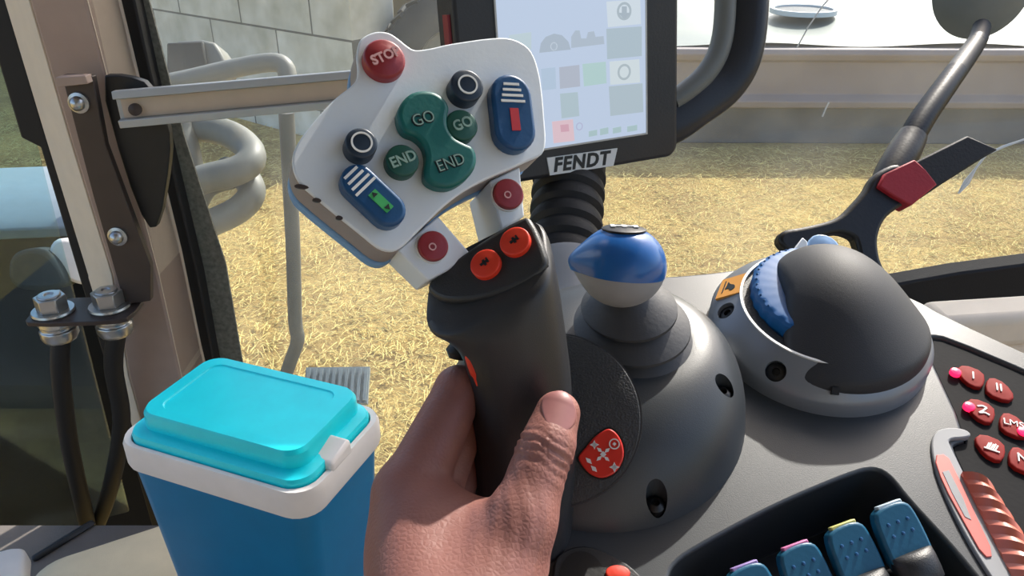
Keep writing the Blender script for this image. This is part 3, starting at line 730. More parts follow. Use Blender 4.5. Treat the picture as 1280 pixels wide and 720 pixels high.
lever(1004, 703, .390, 'blue dotted rocker lever with a pink tag', 'tagpink')
lever(940, 729, .386, 'blue rocker lever with a violet tag, farthest from the light strip', 'tagviolet')

# ---- rotary dial
D = Frame(K.w(.0795, .0905, 0), (1, 0, 0), z=nw); RD = .0685
dial = thing('rotary_dial', D, 'silver rotary dial with blue wheel under a dark palm hood', 'dial')
base = new_obj('base_ring', lathe([(.001, -.003), (RD, -.003), (RD, .0095), (RD-.0015, .012), (.064, .0160), (.058, .0215), (.0535, .0257), (.0525, .0265), (.0518, .0255), (.0515, .014), (.001, .014)], 96), 'silver', dial, angle=30)
new_obj('inner_ring', lathe([(.001, .0135), (.0515, .0135), (.0515, .0245), (.042, .0235), (.041, .016), (.001, .016)], 72), 'disc', dial)
ed = ringflat((0, 0), .0512, .0528, .024, .0272, 96); new_obj('rim_line', ed, 'ink', dial)
def hood(X, Y, Z):
    e1 = sd_ell(X, Y, Z, (.007, .008, .014), (.040, .047, .040))
    e2 = sd_ell(X, Y, Z, (.010, -.022, .006), (.060, .052, .025))
    e = smin(e1, e2, .03)
    pl = -(X+.026+.10*(Z-.02)-.25*(Y-.0)*(Y < 0))
    e = smax(e, pl, .006)
    r = np.sqrt(X**2+Y**2)-(RD-.004)
    e = smax(e, r, .004)
    return smax(e, .0115-Z, .002)
new_obj('palm_hood', surface_nets(hood, (-.06, -.085, .005), (.085, .08,   .085), .0014), 'hood', dial, angle=70)
def wheel():
    R = []; k = 120
    for z, r in ((.014, .0440), (.0310, .0440), (.033, .0425), (.034, .040), (.034, .001)):
        R.append([((r+(.0007 if (i//2) % 2 and r > .04 else 0))*math.cos(2*math.pi*i/k)+.000, (r+(.0007 if (i//2) % 2 and r > .04 else 0))*math.sin(2*math.pi*i/k)+.007, z) for i in range(k)])
    return rings(R)
new_obj('blue_wheel', wheel(), 'wheelblue', dial, angle=35)
new_obj('knurl_dots', join(*[xf(lathe([(.0001, -.0006), (.0010, 0), (.0001, .0008)], 8), Matrix.Translation((.0420*math.cos(a), .007+.0420*math.sin(a), .0334))) for a in [rad(110+i*7) for i in range(14)]]), 'bluekey', dial)
def slopez(u): # height of the silver slope at a point
    r = math.hypot(*u); pr = [(.0525, .0265), (.0535, .0257), (.058, .0215), (.064, .0160), (RD-.0015, .012), (RD, .0095)]
    for (a, b), (c, d) in zip(pr, pr[1:]):
        if a <= r <= c: return b+(d-b)*(r-a)/(c-a)
    return .0095 if r > RD else .0265
def slope_frame(px, py):
    h = .016
    for _ in range(12):
        u = D.uv(px, py, h); h = slopez(u)
    r = Vector((u[0], u[1], 0)).normalized(); nn = (Vector((0, 0, 1))+r*.8).normalized()
    tx = Vector((0, 0, 1)).cross(r); return Matrix.Translation((u[0], u[1], h)) @ Matrix((( tx.x, (nn.cross(tx)).x, nn.x, 0), (tx.y, (nn.cross(tx)).y, nn.y, 0), (tx.z, (nn.cross(tx)).z, nn.z, 0), (0, 0, 0, 1)))
hm = [slope_frame(907, 388), slope_frame(970, 462)]
boolean(base, [xf(lathe([(.001, -.005), (.0062, -.005), (.0062, .006), (.001, .006)], 28), m_) for m_ in hm])
for m_ in hm:
    new_obj('screw', xf(lathe([(.001, -.0055), (.0060, -.0055), (.0060, -.0035), (.0045, -.0025), (.0024, -.0022), (.0020, -.004), (.001, -.004)], 24), m_), 'black', base)
mt = slope_frame(914, 358)
lb = new_obj('warning_label', xf(box((-.0105, -.0088, -.001), (.0105, .0088, .0005)), mt), 'labely', base)
new_obj('label_mark', xf(join(prism(smooth([(-.006, -.003), (-.002, -.001), (.0, .003), (.004, .004), (.006, .001), (.002, -.001), (.003, -.004), (-.001, -.003)], 1), .0004, .0008), bar((-.007, -.005, .0006), (.006, -.005, .0006), .0008, .0004, (0, 0, 1))), mt), 'inkdark', lb)
# front rim band with a notch
new_obj('notch', xf(box((-.002, -.002, -.003), (.002, .0022, .003)), slope_frame(1043, 489)), 'black', base)
# blue capped push button behind the hood
fp = Frame(P(1025, 305, .555), cdir(1, 0, 0), cdir(0, .9, -.35))
t2 = new_obj('push_button', xf(dome_prism(smooth(fp.uvs([(1005, 322), (1008, 303), (1018, 293), (1036, 295), (1049, 306), (1052, 322)]), 1), -.012, .0, .003), D.I @ fp.M), 'cap', dial)
new_obj('button_wedge', xf(prism(fp.uvs([(984, 324), (1002, 298), (1008, 303), (1010, 324)]), -.012, .002), D.I @ fp.M), 'white', t2, bevel=.0006)
new_obj('stalk', xf(tube([fp.w(-.001, -.006, -.006), fp.w(0, -.05, .0)], .009, 12), D.I @ fp.M @ fp.I), 'silver', dial)

# ---- ball lever
Bk = Frame(K.w(*K.uv(793, 425, .043), .043), (1, 0, 0), z=nw)
bl = thing('ball_lever', Bk, 'blue topped ball knob lever on grey stepped rubber bellows', 'lever')
bd = .425; cb = P(777, 333, bd)
top = Bk.l(cb); 
def bel(z0, z1, r0, r1, t_): return None
axis_end = top; 
pf = [(.037, -.006), (.0375, -.002), (.037, 0), (.030, .0045), (.0275, .0065), (.0290, .0085), (.0325, .0095), (.0325, .0110), (.0255, .0160), (.0215, .0180), (.0225, .0195), (.0262, .0205), (.0264, .0222), (.0190, .0280), (.0125, .0315), (.0110, .034), (.0110, .042)]
H = .049; R = []; zs = top.z/.0475
for r, z in pf:
    f = max(z, 0)/H; cx, cy = top.x*f, top.y*f
    R.append([(cx+r*math.cos(2*math.pi*k/64), cy+r*math.sin(2*math.pi*k/64), z*zs+.10*r*math.cos(2*math.pi*k/64)*f) for k in range(64)])
new_obj('bellows', rings(R), 'bellow', bl, angle=35)
fbll = Frame(cb, cdir(1, -.03, 0), cdir(.03, 1, .25))   # ball frame: x right, y up
rb_ = .0226
def ball(ymin, ymax, grow, nose):
    R = []; k = 64; N = 18
    for i in range(N+1):
        y = ymin+(ymax-ymin)*i/N; y = max(-.999, min(.999, y)); r = math.sqrt(1-y*y)
        row = []
        for j in range(k):
            a = 2*math.pi*j/k; x, z = r*math.cos(a), r*math.sin(a)
            g = 1+nose*math.exp(-((abs(a-math.pi))/.34)**2)*math.exp(-((y-.05)/.38)**2)
            row.append((x*g*rb_*grow*1.05, (y-.10*max(0, -x)*(1 if nose else 0)*0)*rb_*grow*.98, z*rb_*grow))
        R.append(row)
    return rings(R)
m_ = Bk.I @ fbll.M
tilt = Matrix.Rotation(rad(-3), 4, 'Z')
new_obj('lower_shell', xf(ball(-.96, -.10, .985, .16), m_ @ tilt), 'whitegrey', bl, angle=50)
new_obj('blue_cap', xf(ball(-.16, .90, 1.0, .22), m_ @ tilt), 'ballblue', bl, angle=50)
tp = new_obj('top_badge', xf(lathe([(.001, .85*rb_), (.0115, .85*rb_), (.0118, .90*rb_), (.0105, .925*rb_), (.001, .945*rb_)], 28), m_ @ Matrix.Rotation(rad(-90), 4, 'X')), 'black', bl)
new_obj('gear_symbol', xf(join(*[box((x-.0012, -.003, 0), (x+.0012, .003, .0006)) for x in (-.006, 0, .006)], box((-.0065, -.0008, 0), (.0065, .0008, .0006))), m_ @ Matrix.Rotation(rad(-90), 4, 'X') @ Matrix.Translation((0, 0, .945*rb_))), 'ink', tp)

# ================================================================== TERMINAL
psi, tau = rad(27), rad(8)
hx = Vector((math.cos(psi), math.sin(psi), 0)); aw = Vector((-math.sin(psi), math.cos(psi), 0)); upv = Vector((0, 0, 1))*math.cos(tau)+aw*math.sin(tau)
Tm = Frame(P(735, 120, .70), hx, upv)
# base on the console
kq = K.l(P(715, 380, .60))
ter = thing('display_terminal', Tm, 'dark touchscreen terminal on a ribbed black post behind the joystick', 'display')
bz = Tm.uvs([(566, -150), (860, -150), (849, 190), (690, 224), (590, 240)])
x0, x1 = Tm.uv(567, 30)[0], Tm.uv(848, 120)[0]; yb = Tm.uv(770, 208)[1]; yt = yb+.27
shell = new_obj('bezel', xf(prism([(x+ (x0+x1)/2, y+(yb+yt)/2) for x, y in rrect(x1-x0, yt-yb, .012)], -.035, 0), Matrix.Identity(4)), 'bezel', ter, bevel=.004, seg=3)
sx0, sx1 = Tm.uv(620, 20)[0], Tm.uv(806.5, 120)[0]; sy0 = Tm.uv(760, 173)[1]; sy1 = sy0+.215
M['screen'] = emission('lit screen', (196, 212, 236), .80)
def tile(rgb, s=.8): 
    return emission('lit tile %d %d %d' % rgb, rgb, s)
scr = new_obj('screen', box((sx0, sy0, -.002), (sx1, sy1, .0008)), 'screen', ter)
new_obj('screen_edge', join(*[box(a, b_) for a, b_ in (((sx0-.0015, sy0-.0015, -.001), (sx1+.0015, sy0, .0014)), ((sx1, sy0, -.001), (sx1+.0015, sy1, .0014)), ((sx0-.0015, sy0, -.001), (sx0, sy1, .0014)), ((sx0-.0015, sy1, -.001), (sx1+.0015, sy1+.0015, .0014)))]), 'alu', ter)
def stile(name, px, rgb, lift=.0009, s=.8):
    o = Tm.uvs(px, .0009); cx = [p[0] for p in o]; cy = [p[1] for p in o]
    return new_obj(name, prism(o, .0007, lift+.0003), tile(rgb, s), scr)
stile('screen_tile', [(758, 2), (800, -1), (801, 30), (760, 34)], (214, 226, 236))
stile('screen_tile', [(758, 36), (802, 33), (802, 70), (759, 74)], (178, 196, 208))
stile('screen_tile', [(762, 77), (799, 74), (800, 103), (763, 106)], (214, 226, 232))
stile('screen_tile', [(761, 108), (803, 104), (804, 140), (763, 145)], (180, 197, 208))
stile('screen_tile', [(699, 84), (724, 81), (725, 108), (700, 111)], (182, 190, 206))
stile('screen_tile', [(676, 86), (694, 84), (695, 111), (678, 113)], (184, 204, 226))
stile('screen_tile', [(728, 80), (757, 77), (758, 104), (730, 108)], (182, 212, 212))
stile('screen_tile', [(700, 117), (722, 115), (724, 145), (702, 148)], (180, 200, 210))
stile('screen_tile', [(636, 44), (664, 40), (664, 62), (640, 60)], (196, 214, 222))
stile('screen_tile', [(690, 152), (716, 149), (718, 176), (692, 179)], (226, 198, 208))  # pink patch paints in a reflection on the glass, no display content
dome = [(674, 66), (676, 54), (682, 46), (692, 42), (702, 44), (710, 52), (713, 62)]
stile('gauge_symbol', dome, (176, 190, 206), .0012)
stile('bar_symbol', [(714, 60), (714, 46), (719, 38), (724, 38), (726, 48), (733, 48), (735, 40), (742, 39), (744, 46), (754, 45), (755, 55)], (180, 194, 210), .0012)
def sring(px, py, r, rgb):
    u = Tm.uv(px, py, .001); new_obj('ring_symbol', xf(ringflat((0, 0), r*.72, r, 0, .0004, 24), Matrix.Translation((u[0], u[1], .0011))), tile(rgb), scr)
sring(780, 14, .0075, (176, 190, 200)); sring(780, 90, .0070, (178, 192, 200)); sring(724, 158, .0035, (184, 190, 220)); sring(692, 58, .0035, (206, 218, 232))
stile('arrow_symbol', [(777, 8), (783, 8), (783, 16), (788, 16), (780, 24), (772, 16), (777, 16)], (172, 186, 198), .0013)
for px in ((736, 164, 746, 169), (750, 161, 760, 167), (766, 160, 776, 165), (784, 158, 796, 163)):
    stile('status_symbol', [(px[0], px[1]), (px[2], px[1]-2), (px[2], px[3]), (px[0], px[3]+2)], (174, 200, 204), .0012)
stile('status_symbol', [(700, 156), (710, 155), (711, 164), (701, 165)], (214, 170, 186), .0014)
# badge
bo = Tm.uvs([(683, 197), (771, 185), (766, 207), (687, 219)], .0)
bdg = new_obj('badge', prism(bo, -.001, .0012), 'ink', ter)
c1 = Tm.uv(727, 202.5, .0014); c2 = Tm.uv(760, 198, .0014); aa = math.atan2(c2[1]-c1[1], c2[0]-c1[0])
lettering('badge_lettering', 'FENDT', .0170, at2(c1[0], c1[1], .0014, aa), 'inkdark', bdg, .0003, .15, .0006, 1.02, 1.12)
# red marker stripe on the casing edge
new_obj('red_stripe', box((x0-.003, yt-.13-.0, -.012), (x0+.0005, yt-.075, -.002)), 'redbtn', ter) if False else None
u = Tm.uv(566, 18, -.006); u2 = Tm.uv(567, 48, -.006)
new_obj('red_stripe', box((u[0]-.005, u2[1]-.02, -.016), (u[0]+.003, u[1], -.006)), 'redbtn', ter)
# ribbed post
a_, b__ = P(712, 216, .755), P(703, 340, .70)
bt = P(712, 425, .66)
R = []
N = 6; pts = []
dv = (b__-a_)
prf = []
for i in range(N):
    z = i/N
    prf += [(.0335-.001*i*.3, z), (.0345-.001*i*.3, z+.05), (.0345-.001*i*.3, z+.085), (.0305-.001*i*.3, z+.125)]
prf += [(.034, 1.0)]
axis = dv.normalized(); fx = Frame(a_, Vector((1, 0, 0)), z=axis); Ln = dv.length
lp = [(.02, -.012), (.034, -.012)]+[(r, z*Ln) for r, z in prf]+[(.02, Ln)]
new_obj('ribbed_sleeve', xf(lathe(lp, 40), Tm.I @ fx.M), 'rubber', ter, angle=30)
ax2 = (bt-b__).normalized(); fx2 = Frame(b__-ax2*.004, Vector((1, 0, 0)), z=ax2); L2 = (bt-b__).length+.006
new_obj('post_cup', xf(lathe([(.001, 0), (.037, 0), (.038, .004), (.032, L2*.35), (.030, L2*.6), (.033, L2*.9), (.036, L2), (.001, L2)], 40), Tm.I @ fx2.M), 'whitegrey', ter, angle=40)
# grab bar beside the terminal
gb = Frame(P(900, 120, .80), (1, 0, 0), (0, 1, 0))
def grab():
    path = [P(934, -160, .80), P(932, -60, .80), P(930, 20, .80), P(922, 70, .80), P(902, 104, .80), P(868, 130, .795), P(835, 152, .79), P(800, 165, .785)]
    path = catmull([tuple(p) for p in path], 8, False); path = [Vector(p) for p in path]
    R = []
    for i, p in enumerate(path):
        t_ = (path[min(i+1, len(path)-1)]-path[max(i-1, 0)]).normalized(); vdir = (CAM-p).normalized(); sd = t_.cross(vdir).normalized(); fr_ = sd.cross(t_).normalized()
        if fr_.dot(vdir) < 0: fr_ = -fr_
        R.append([p+sd*(.0235*math.copysign(abs(math.cos(a))**.7, math.cos(a)))+fr_*(.018*math.copysign(abs(math.sin(a))**.7, math.sin(a))) for a in [2*math.pi*k/20 for k in range(20)]])
    return rings(R)
gbar = thing('grab_bar', gb, 'dark curved grab bar reaching down behind the touchscreen terminal', 'grab bar')
new_obj('bar', loc(grab(), gb), 'bezel', gbar, angle=60)
def inlay():
    path = [P(908, -160, .785), P(907, -60, .785), P(906, 20, .785), P(899, 62, .785), P(882, 92, .783), P(858, 114, .78), P(840, 126, .778)]
    path = [Vector(p) for p in catmull([tuple(p) for p in path], 8, False)]; return tube(path, .0105, 12)
new_obj('grey_inlay', loc(inlay(), gb), 'paint', gbar, label='lighter grey inner face')

# ================================================================== PHONE HOLDER
fh_ = Frame(P(1075, 265, .64), cdir(1, .05, -.1), cdir(-.02, .97, -.2))
hold = thing('phone_holder', fh_, 'black claw holder on a gooseneck with red tape behind the dial', 'holder')
claw = [(972, 306), (971, 298), (978, 290), (1000, 286), (1030, 279), (1048, 271), (1062, 258), (1078, 240), (1086, 226), (1096, 216), (1118, 208), (1136, 226), (1150, 240), (1138, 252), (1122, 260), (1106, 272), (1097, 286), (1093, 304), (1096, 326), (1104, 350), (1078, 350), (1070, 320), (1067, 306), (1062, 298), (1046, 293), (1026, 297), (1010, 305), (996, 312), (982, 315)]
new_obj('claw', prism(catmull(fh_.uvs(claw), 3), -.007, .006), 'black', hold, bevel=.003, seg=3)
new_obj('strap', prism(smooth(fh_.uvs([(1108, 222), (1150, 200), (1200, 175), (1238, 192), (1214, 206), (1170, 234), (1140, 254)]), 0), -.001, .010), 'rubber', hold, bevel=.0015)
new_obj('red_tape', prism(fh_.uvs([(1090, 238), (1098, 222), (1134, 205), (1148, 218), (1162, 236), (1130, 262), (1108, 250)]), -.008, .0108), 'redtape', hold, bevel=.0012, label='dull red tape wrap')
gn = [P(1112, 222, .66), P(1130, 190, .69), P(1152, 150, .74), P(1180, 110, .81), P(1206, 74, .90), P(1222, 50, 1.0), P(1227, 34, 1.07)]
gp = [Vector(p) for p in catmull([tuple(p) for p in gn], 18, False)]
new_obj('gooseneck', loc(tube(gp, [.0095+.0020*(i % 2) for i in range(len(gp))], 14), fh_), 'black', hold, angle=30)
new_obj('sleeve', loc(tube([P(1104, 238, .655), P(1116, 214, .66), P(1132, 186, .675), P(1141, 170, .68)], [.0125, .0135, .0135, .012], 16), fh_), 'black', hold)
sq = PY(1226, -16, WY-.002)
fsc = Frame(sq, (1, 0, 0), z=(0, -1, 0))
V = lathe([(.001, .001), (.050, .0015), (.068, .002), (.070, .006), (.062, .018), (.045, .032), (.022, .040), (.001, .041)], 48)
new_obj('suction_cup', xf(V, fh_.I @ fsc.M), 'cupgrey', hold, angle=50)

# ================================================================== JOYSTICK
ja = cdir(0, .93, .368).normalized()
J = Frame(P(655, 640, .4186), (1, 0, 0), z=ja)
joy = thing('joystick', J, 'multifunction joystick with white button head held by the hand', 'joystick')
def jz(py):
    k = (360-py)/1000; return (.1172+k*.4186)/(.93+.368*k)
# grip: stacked rounded sections (left px, right px, py, depth half, roll)
sec = [(600, 712, 668, .030, 0, .0), (598, 716, 630, .030, 0, 0), (592, 718, 590, .029, 0, 0), (590, 718, 545, .028, 2, 0), (588, 716, 505, .027, 3, 0), (587, 713, 470, .026, 5, 0), (581, 709, 440, .0255, 8, 0), (571, 704, 413, .025, 14, 0), (555, 698, 385, .0245, 22, 0), (537, 690, 358, .023, 26, .001), (532, 683, 346, .0215, 27, .002), (536, 678, 342, .019, 27.5, .003)]
SL = {385: .12, 358: .35, 346: .5, 342: .55}
R = []
for l_, r_, py, b_, roll, yo in sec:
    z = jz(py); d = .4186-.368*z; xl, xr = (l_-640)/1000*d-.015/1000*0, (r_-640)/1000*d
    ox = P(655, 640, .4186).x; cx, hw = (xl+xr)/2-ox, (xr-xl)/2
    row = []
    for k in range(56):
        a = 2*math.pi*k/56; e_ = .62 if py < 380 else .8
        x = hw*math.copysign(abs(math.cos(a))**e_, math.cos(a)); y = b_*math.copysign(abs(math.sin(a))**e_, math.sin(a))
        yy = y+yo
        row.append((cx+x, yy, z+math.tan(rad(roll))*x+SL.get(py, 0)*y))
    R.append(row)
# resample smoothly along the height
RR = []
cols = [catmull([R[i][k] for i in range(len(R)-1)], 5, False) for k in range(56)]
for i in range(len(cols[0])): RR.append([cols[k][i] for k in range(56)])
RR.append(R[-1])
new_obj('grip', rings(RR), 'grip', joy, angle=50)
# head plate
Np = cdir(.33, .20, .92).normalized()
tx0 = cdir(math.cos(rad(24)), math.sin(rad(24)), 0)
N = Frame(P(520, 175, .372), tx0, z=Np)
NJ = J.I @ N.M
hp = [(446, 70), (449, 52), (459, 43), (473, 39), (487, 41), (498, 48), (508, 56), (519, 62), (538, 60), (560, 55), (585, 51), (612, 47.5), (634, 47), (652, 53), (665, 65), (673, 86), (678, 115), (681, 150), (682.5, 176), (678, 192), (662, 200), (640, 210), (610, 223), (580, 239), (556, 257), (535, 277), (515, 297), (500, 310), (488, 314), (472, 309), (448, 290), (418, 266), (388, 241), (373, 226), (366, 208), (367, 190), (378, 170), (398, 145), (420, 122), (438, 108), (446, 98), (447, 84)]
pl = new_obj('face_plate', xf(prism(catmull(N.uvs(hp), 3), -.003, 0), NJ), 'white', joy, bevel=.0009, seg=3)
M['side'] = mat('shade toned taupe side', (150, 142, 138), .5, bump=.1, var=.12)  # taupe tone paints in the shade on the plate's sides
M['skyblue'] = mat('sky tinted backing plastic', (120, 164, 210), .45)  # blue tone paints in sky light along the rear shell
new_obj('plate_side', xf(prism(scale(catmull(N.uvs(hp), 3), .997), -.024, -.0028), NJ), 'side', joy, bevel=.002)
bo_ = [(x*1.0-.0015, y*1.0-.0015) for x, y in scale(catmull(N.uvs(hp), 3), .985)]
new_obj('back_cover', xf(prism(bo_, -.031, -.0235), NJ), 'skyblue', joy, bevel=.0012)
# worn chips on the plate edge
def chip(px, w, a_): 
    u = N.uv(*px, .0); return xf(prism(smooth([(-w, -.0006), (0, -.0012), (w, -.0004), (w*.6, .0007), (-w*.5, .0009)], 1), -.001, .0004), NJ @ at2(u[0], u[1], 0, a_))
new_obj('worn_chips', join(chip((377, 233), .0035, -.5), chip((396, 250), .0022, -.5), chip((424, 272), .0018, -.5)), 'steel', pl)
def nm(px, py, h, ang=0):
    u = N.uv(px, py, h); return NJ @ at2(u[0], u[1], h, ang)
def button(name, px, py, rpx, h, dome, m, parent=None, asp=1.0):
    u = N.uv(px, py, h); r = abs(N.uv(px+rpx, py, h)[0]-u[0])*1.08
    return new_obj(name, xf(dome_prism(circle(u, r, 40), -.001, h, dome), NJ), m, parent or joy), u, r
NA = 0
# stop button
bs, u, r = button('stop_button', 480, 75, 25, .0035, .0042, 'redbtn')
lettering('stop_lettering', 'STOP', .0064, NJ @ at2(u[0], u[1], .0076, .12), 'inkred', bs, .0004, 0, .0002, .95)
# ring buttons
for (a, b), (c, d) in (((585, 106), (591, 103)), ((453, 178), (457, 175))):
    bt_, u, r = button('ring_button', a-1.5, b+1.5, 19.5, .0078, .0018, 'navy')
    v = u; new_obj('ring_mark', xf(ringflat(v, .0040, .0048, .0092, .0099), NJ), 'ink', bt_)
for (a, b), s in (((578, 156), 'GO'), ((504, 200), 'END')):
    bt_, u, r = button('small_green_button', a-1, b+1, 19 if s == 'GO' else 20, .0056, .0020, 'greend')
    lettering('button_lettering', s, .0072 if s == 'GO' else .0070, NJ @ at2(u[0], u[1], .0077, .05), 'inkgreen', bt_, .0003, 0, .00015, .9)
pn = [(525, 117), (541, 119), (553, 127), (559, 138), (557, 150), (558, 163), (566, 175), (578, 182), (588, 187), (593, 198), (591, 213), (580, 227), (562, 237), (543, 236), (530, 227), (529, 214), (531, 199), (527, 184), (517, 174), (505, 169), (498, 160), (495, 146), (500, 132), (511, 121)]
bt_ = new_obj('double_green_button', xf(prism(catmull(N.uvs(pn, .004), 4), -.001, .0082), NJ), 'green', joy, bevel=.0022, seg=4)
for (px, py), s in (((529, 149), 'GO'), ((563, 204), 'END')):
    lettering('button_lettering', s, .0080 if s == 'GO' else .0078, nm(px, py, .0084, .0), 'inkdark', bt_, .0003, 0, .0003, .9)
    lettering('button_lettering', s, .0080 if s == 'GO' else .0078, nm(px+.6, py-.6, .0086, .0), 'inkgreen', bt_, .0003, 0, -.00005, .9)
# capsule keys
def capkey(p0, p1, rpx, bar_m, arrow):
    a, b = N.uv(*p0, .0045), N.uv(*p1, .0045); r = abs(N.uv(p0[0]+rpx, p0[1])[0]-N.uv(*p0)[0])*1.08
    k = new_obj('capsule_key', xf(prism(capsule(a, b, r), -.001, .0082), NJ), 'blue', joy, bevel=.0018, seg=4)
    A_, B_ = Vector((*a, 0)), Vector((*b, 0)); t_ = (B_-A_).normalized(); sd = Vector((-t_.y, t_.x, 0))
    st_ = []
    for i in range(4):
        p = A_+t_*(-.0048+.0029*i); w = .0040+.0007*i; w = min(w, r*.85)
        st_.append(bar(p-sd*w+Vector((0, 0, .0084)), p+sd*w+Vector((0, 0, .0084)), .0012, .0007, (0, 0, 1)))
    new_obj('white_stripes', xf(join(*st_), NJ), 'ink', k)
    L_ = (B_-A_).length; p = A_+t_*(L_*.42); q = B_+t_*.0008
    mk = new_obj('red_bar' if bar_m == 'redbar' else 'green_bar', xf(bar(p+Vector((0, 0, .0084)), q+Vector((0, 0, .0084)), .0044, .0006, (0, 0, 1)), NJ), bar_m, k)
    if arrow:
        for c0, sgn in ((p+t_*.0016, -1), (q-t_*.0016, 1)):
            new_obj('arrow_mark', xf(prism([tuple((c0+t_*sgn*.0014).xy), tuple((c0-t_*sgn*.0008+sd*.0014).xy), tuple((c0-t_*sgn*.0008-sd*.0014).xy)], .0085, .0091), NJ), 'inkdark', k)
capkey((637, 121), (642, 165), 23.5, 'redbar', False)
capkey((447, 229), (484, 264), 21.5, 'greenbar', True)
# struts between plate and grip
def strut(name, px, z0, z1): return new_obj(name, xf(prism(N.uvs(px, z1), z0, z1), NJ), 'white', joy, bevel=.001)
strut('strut', [(496, 313), (548, 270), (588, 316), (560, 338), (535, 351)], -.030, -.006)
strut('strut', [(612, 226), (650, 208), (656, 270), (640, 280), (627, 288)], -.042, -.006)
for (px, py), rp in (((541, 308), 18.5), ((635, 243), 18)):
    u = N.uv(px, py, -.004); r = abs(N.uv(px+rp, py)[0]-N.uv(px, py)[0])*1.08
    rbn = new_obj('strut_button', xf(dome_prism(circle(u, r, 32), -.008, -.0028, .0012), NJ), 'redbtn', joy)
    new_obj('cloud_mark', xf(ringflat(N.uv(px, py, -.001), .0012, .0018, -.0020, -.0012), NJ), 'inkred', rbn)
    new_obj('button_ring', xf(ringflat(u, r*1.02, r*1.10, -.0065, -.0045), NJ), 'ink', rbn)
# orange buttons on the grip head
Hh = Frame(P(622, 322, .3665), cdir(math.cos(rad(35)), math.sin(rad(35)), 0), z=cdir(-.32, .40, .86))
HJ = J.I @ Hh.M
new_obj('button_panel', xf(prism(smooth(Hh.uvs([(530, 357), (553, 337), (577, 317), (655, 267), (665, 275), (682, 314), (684, 334), (650, 356), (602, 374), (560, 377), (540, 369)]), 1), -.010, 0), HJ), 'dark', joy, bevel=.0022, seg=3)
for px, py in ((606, 329), (643, 301)):
    u = Hh.uv(px, py, .003)
    ob = new_obj('orange_button', xf(dome_prism(circle(u, .0072, 32), -.004, .0026, .0010), HJ), 'orange', joy)
    new_obj('button_mark', xf(join(box((-.0022, -.0006, 0), (.0022, .0006, .0005)), box((-.0006, -.0016, 0), (.0006, .0016, .0005)), box((.0014, -.001, 0), (.0022, .0016, .0005))), HJ @ at2(u[0], u[1], .0035, 0)), 'inkdark', ob)
# red trigger along the grip and its black lever
new_obj('trigger', loc(tube(catmull([tuple(P(a, b, d)) for a, b, d in ((575, 402, .364), (579, 414, .365), (584, 430, .366), (591, 454, .368), (600, 480, .371))], 5, False), [.0022]*3+[.0028]*15+[.002]*3, 10), J), 'orange', joy)
new_obj('trigger_lever', loc(tube([P(578, 425, .384), P(572, 440, .386), P(570, 449, .386)], [.004, .006, .0035], 10), J), 'black', joy)
# dark disc at the stick's foot
Dk = Frame(P(692, 522, .412), cdir(1, 0, .05), z=cdir(-.15, .30, .94))
DJ = J.I @ Dk.M
dr = .0445
dc = new_obj('foot_disc', xf(lathe([(.001, -.035), (dr, -.035), (dr, -.0012), (dr-.0008, 0), (dr*.8, .0012), (.001, .002)], 72), DJ), 'disc', joy, angle=30)
new_obj('disc_edge', xf(ringflat((0, 0), dr-.0002, dr+.0006, -.003, -.0008, 96), DJ), 'bellow', dc)
lf = [(723, 572), (732, 560), (741.6, 548), (755, 538), (763, 536.6), (771.6, 543), (778, 555), (779.6, 570), (775, 583), (766.6, 592.5), (753, 597.5), (740, 594), (730, 585)]
rl = new_obj('red_pad', xf(prism(catmull(Dk.uvs(lf, .0015), 3), -.001, .0028), DJ), 'redleaf', dc, bevel=.0008, seg=3)
new_obj('pad_seat', xf(prism(scale(catmull(Dk.uvs(lf, .001), 3), 1.07), -.001, .0018), DJ), 'black', dc)
def dm(px, py, a=0): u = Dk.uv(px, py, .0029); return DJ @ at2(u[0], u[1], .0029, a)
di = lambda w, h: prism([(-w, 0), (0, -h), (w, 0), (0, h)], -.0002, .0004)
sy = [xf(di(.0016, .0016), dm(754, 568)), xf(di(.0018, .0009), dm(749.5, 562.5, -.7)), xf(di(.0018, .0009), dm(758.5, 573.5, -.7)), xf(di(.0018, .0009), dm(759, 563, .7)), xf(di(.0018, .0009), dm(749, 573, .7)),
      xf(ringflat((0, 0), .0021, .0027, -.0002, .0004, 20), dm(768, 555)), xf(di(.0010, .0010), dm(768, 555)), xf(join(di(.0024, .0012), di(.0010, .0024)), dm(743, 556)), xf(join(di(.0026, .0012), di(.0012, .0026)), dm(768, 584)),
      xf(di(.0022, .0011), dm(736, 576, -.8)), xf(di(.0022, .0011), dm(742.5, 586, -.8))]
new_obj('pad_symbols', join(*sy), 'ink', rl)

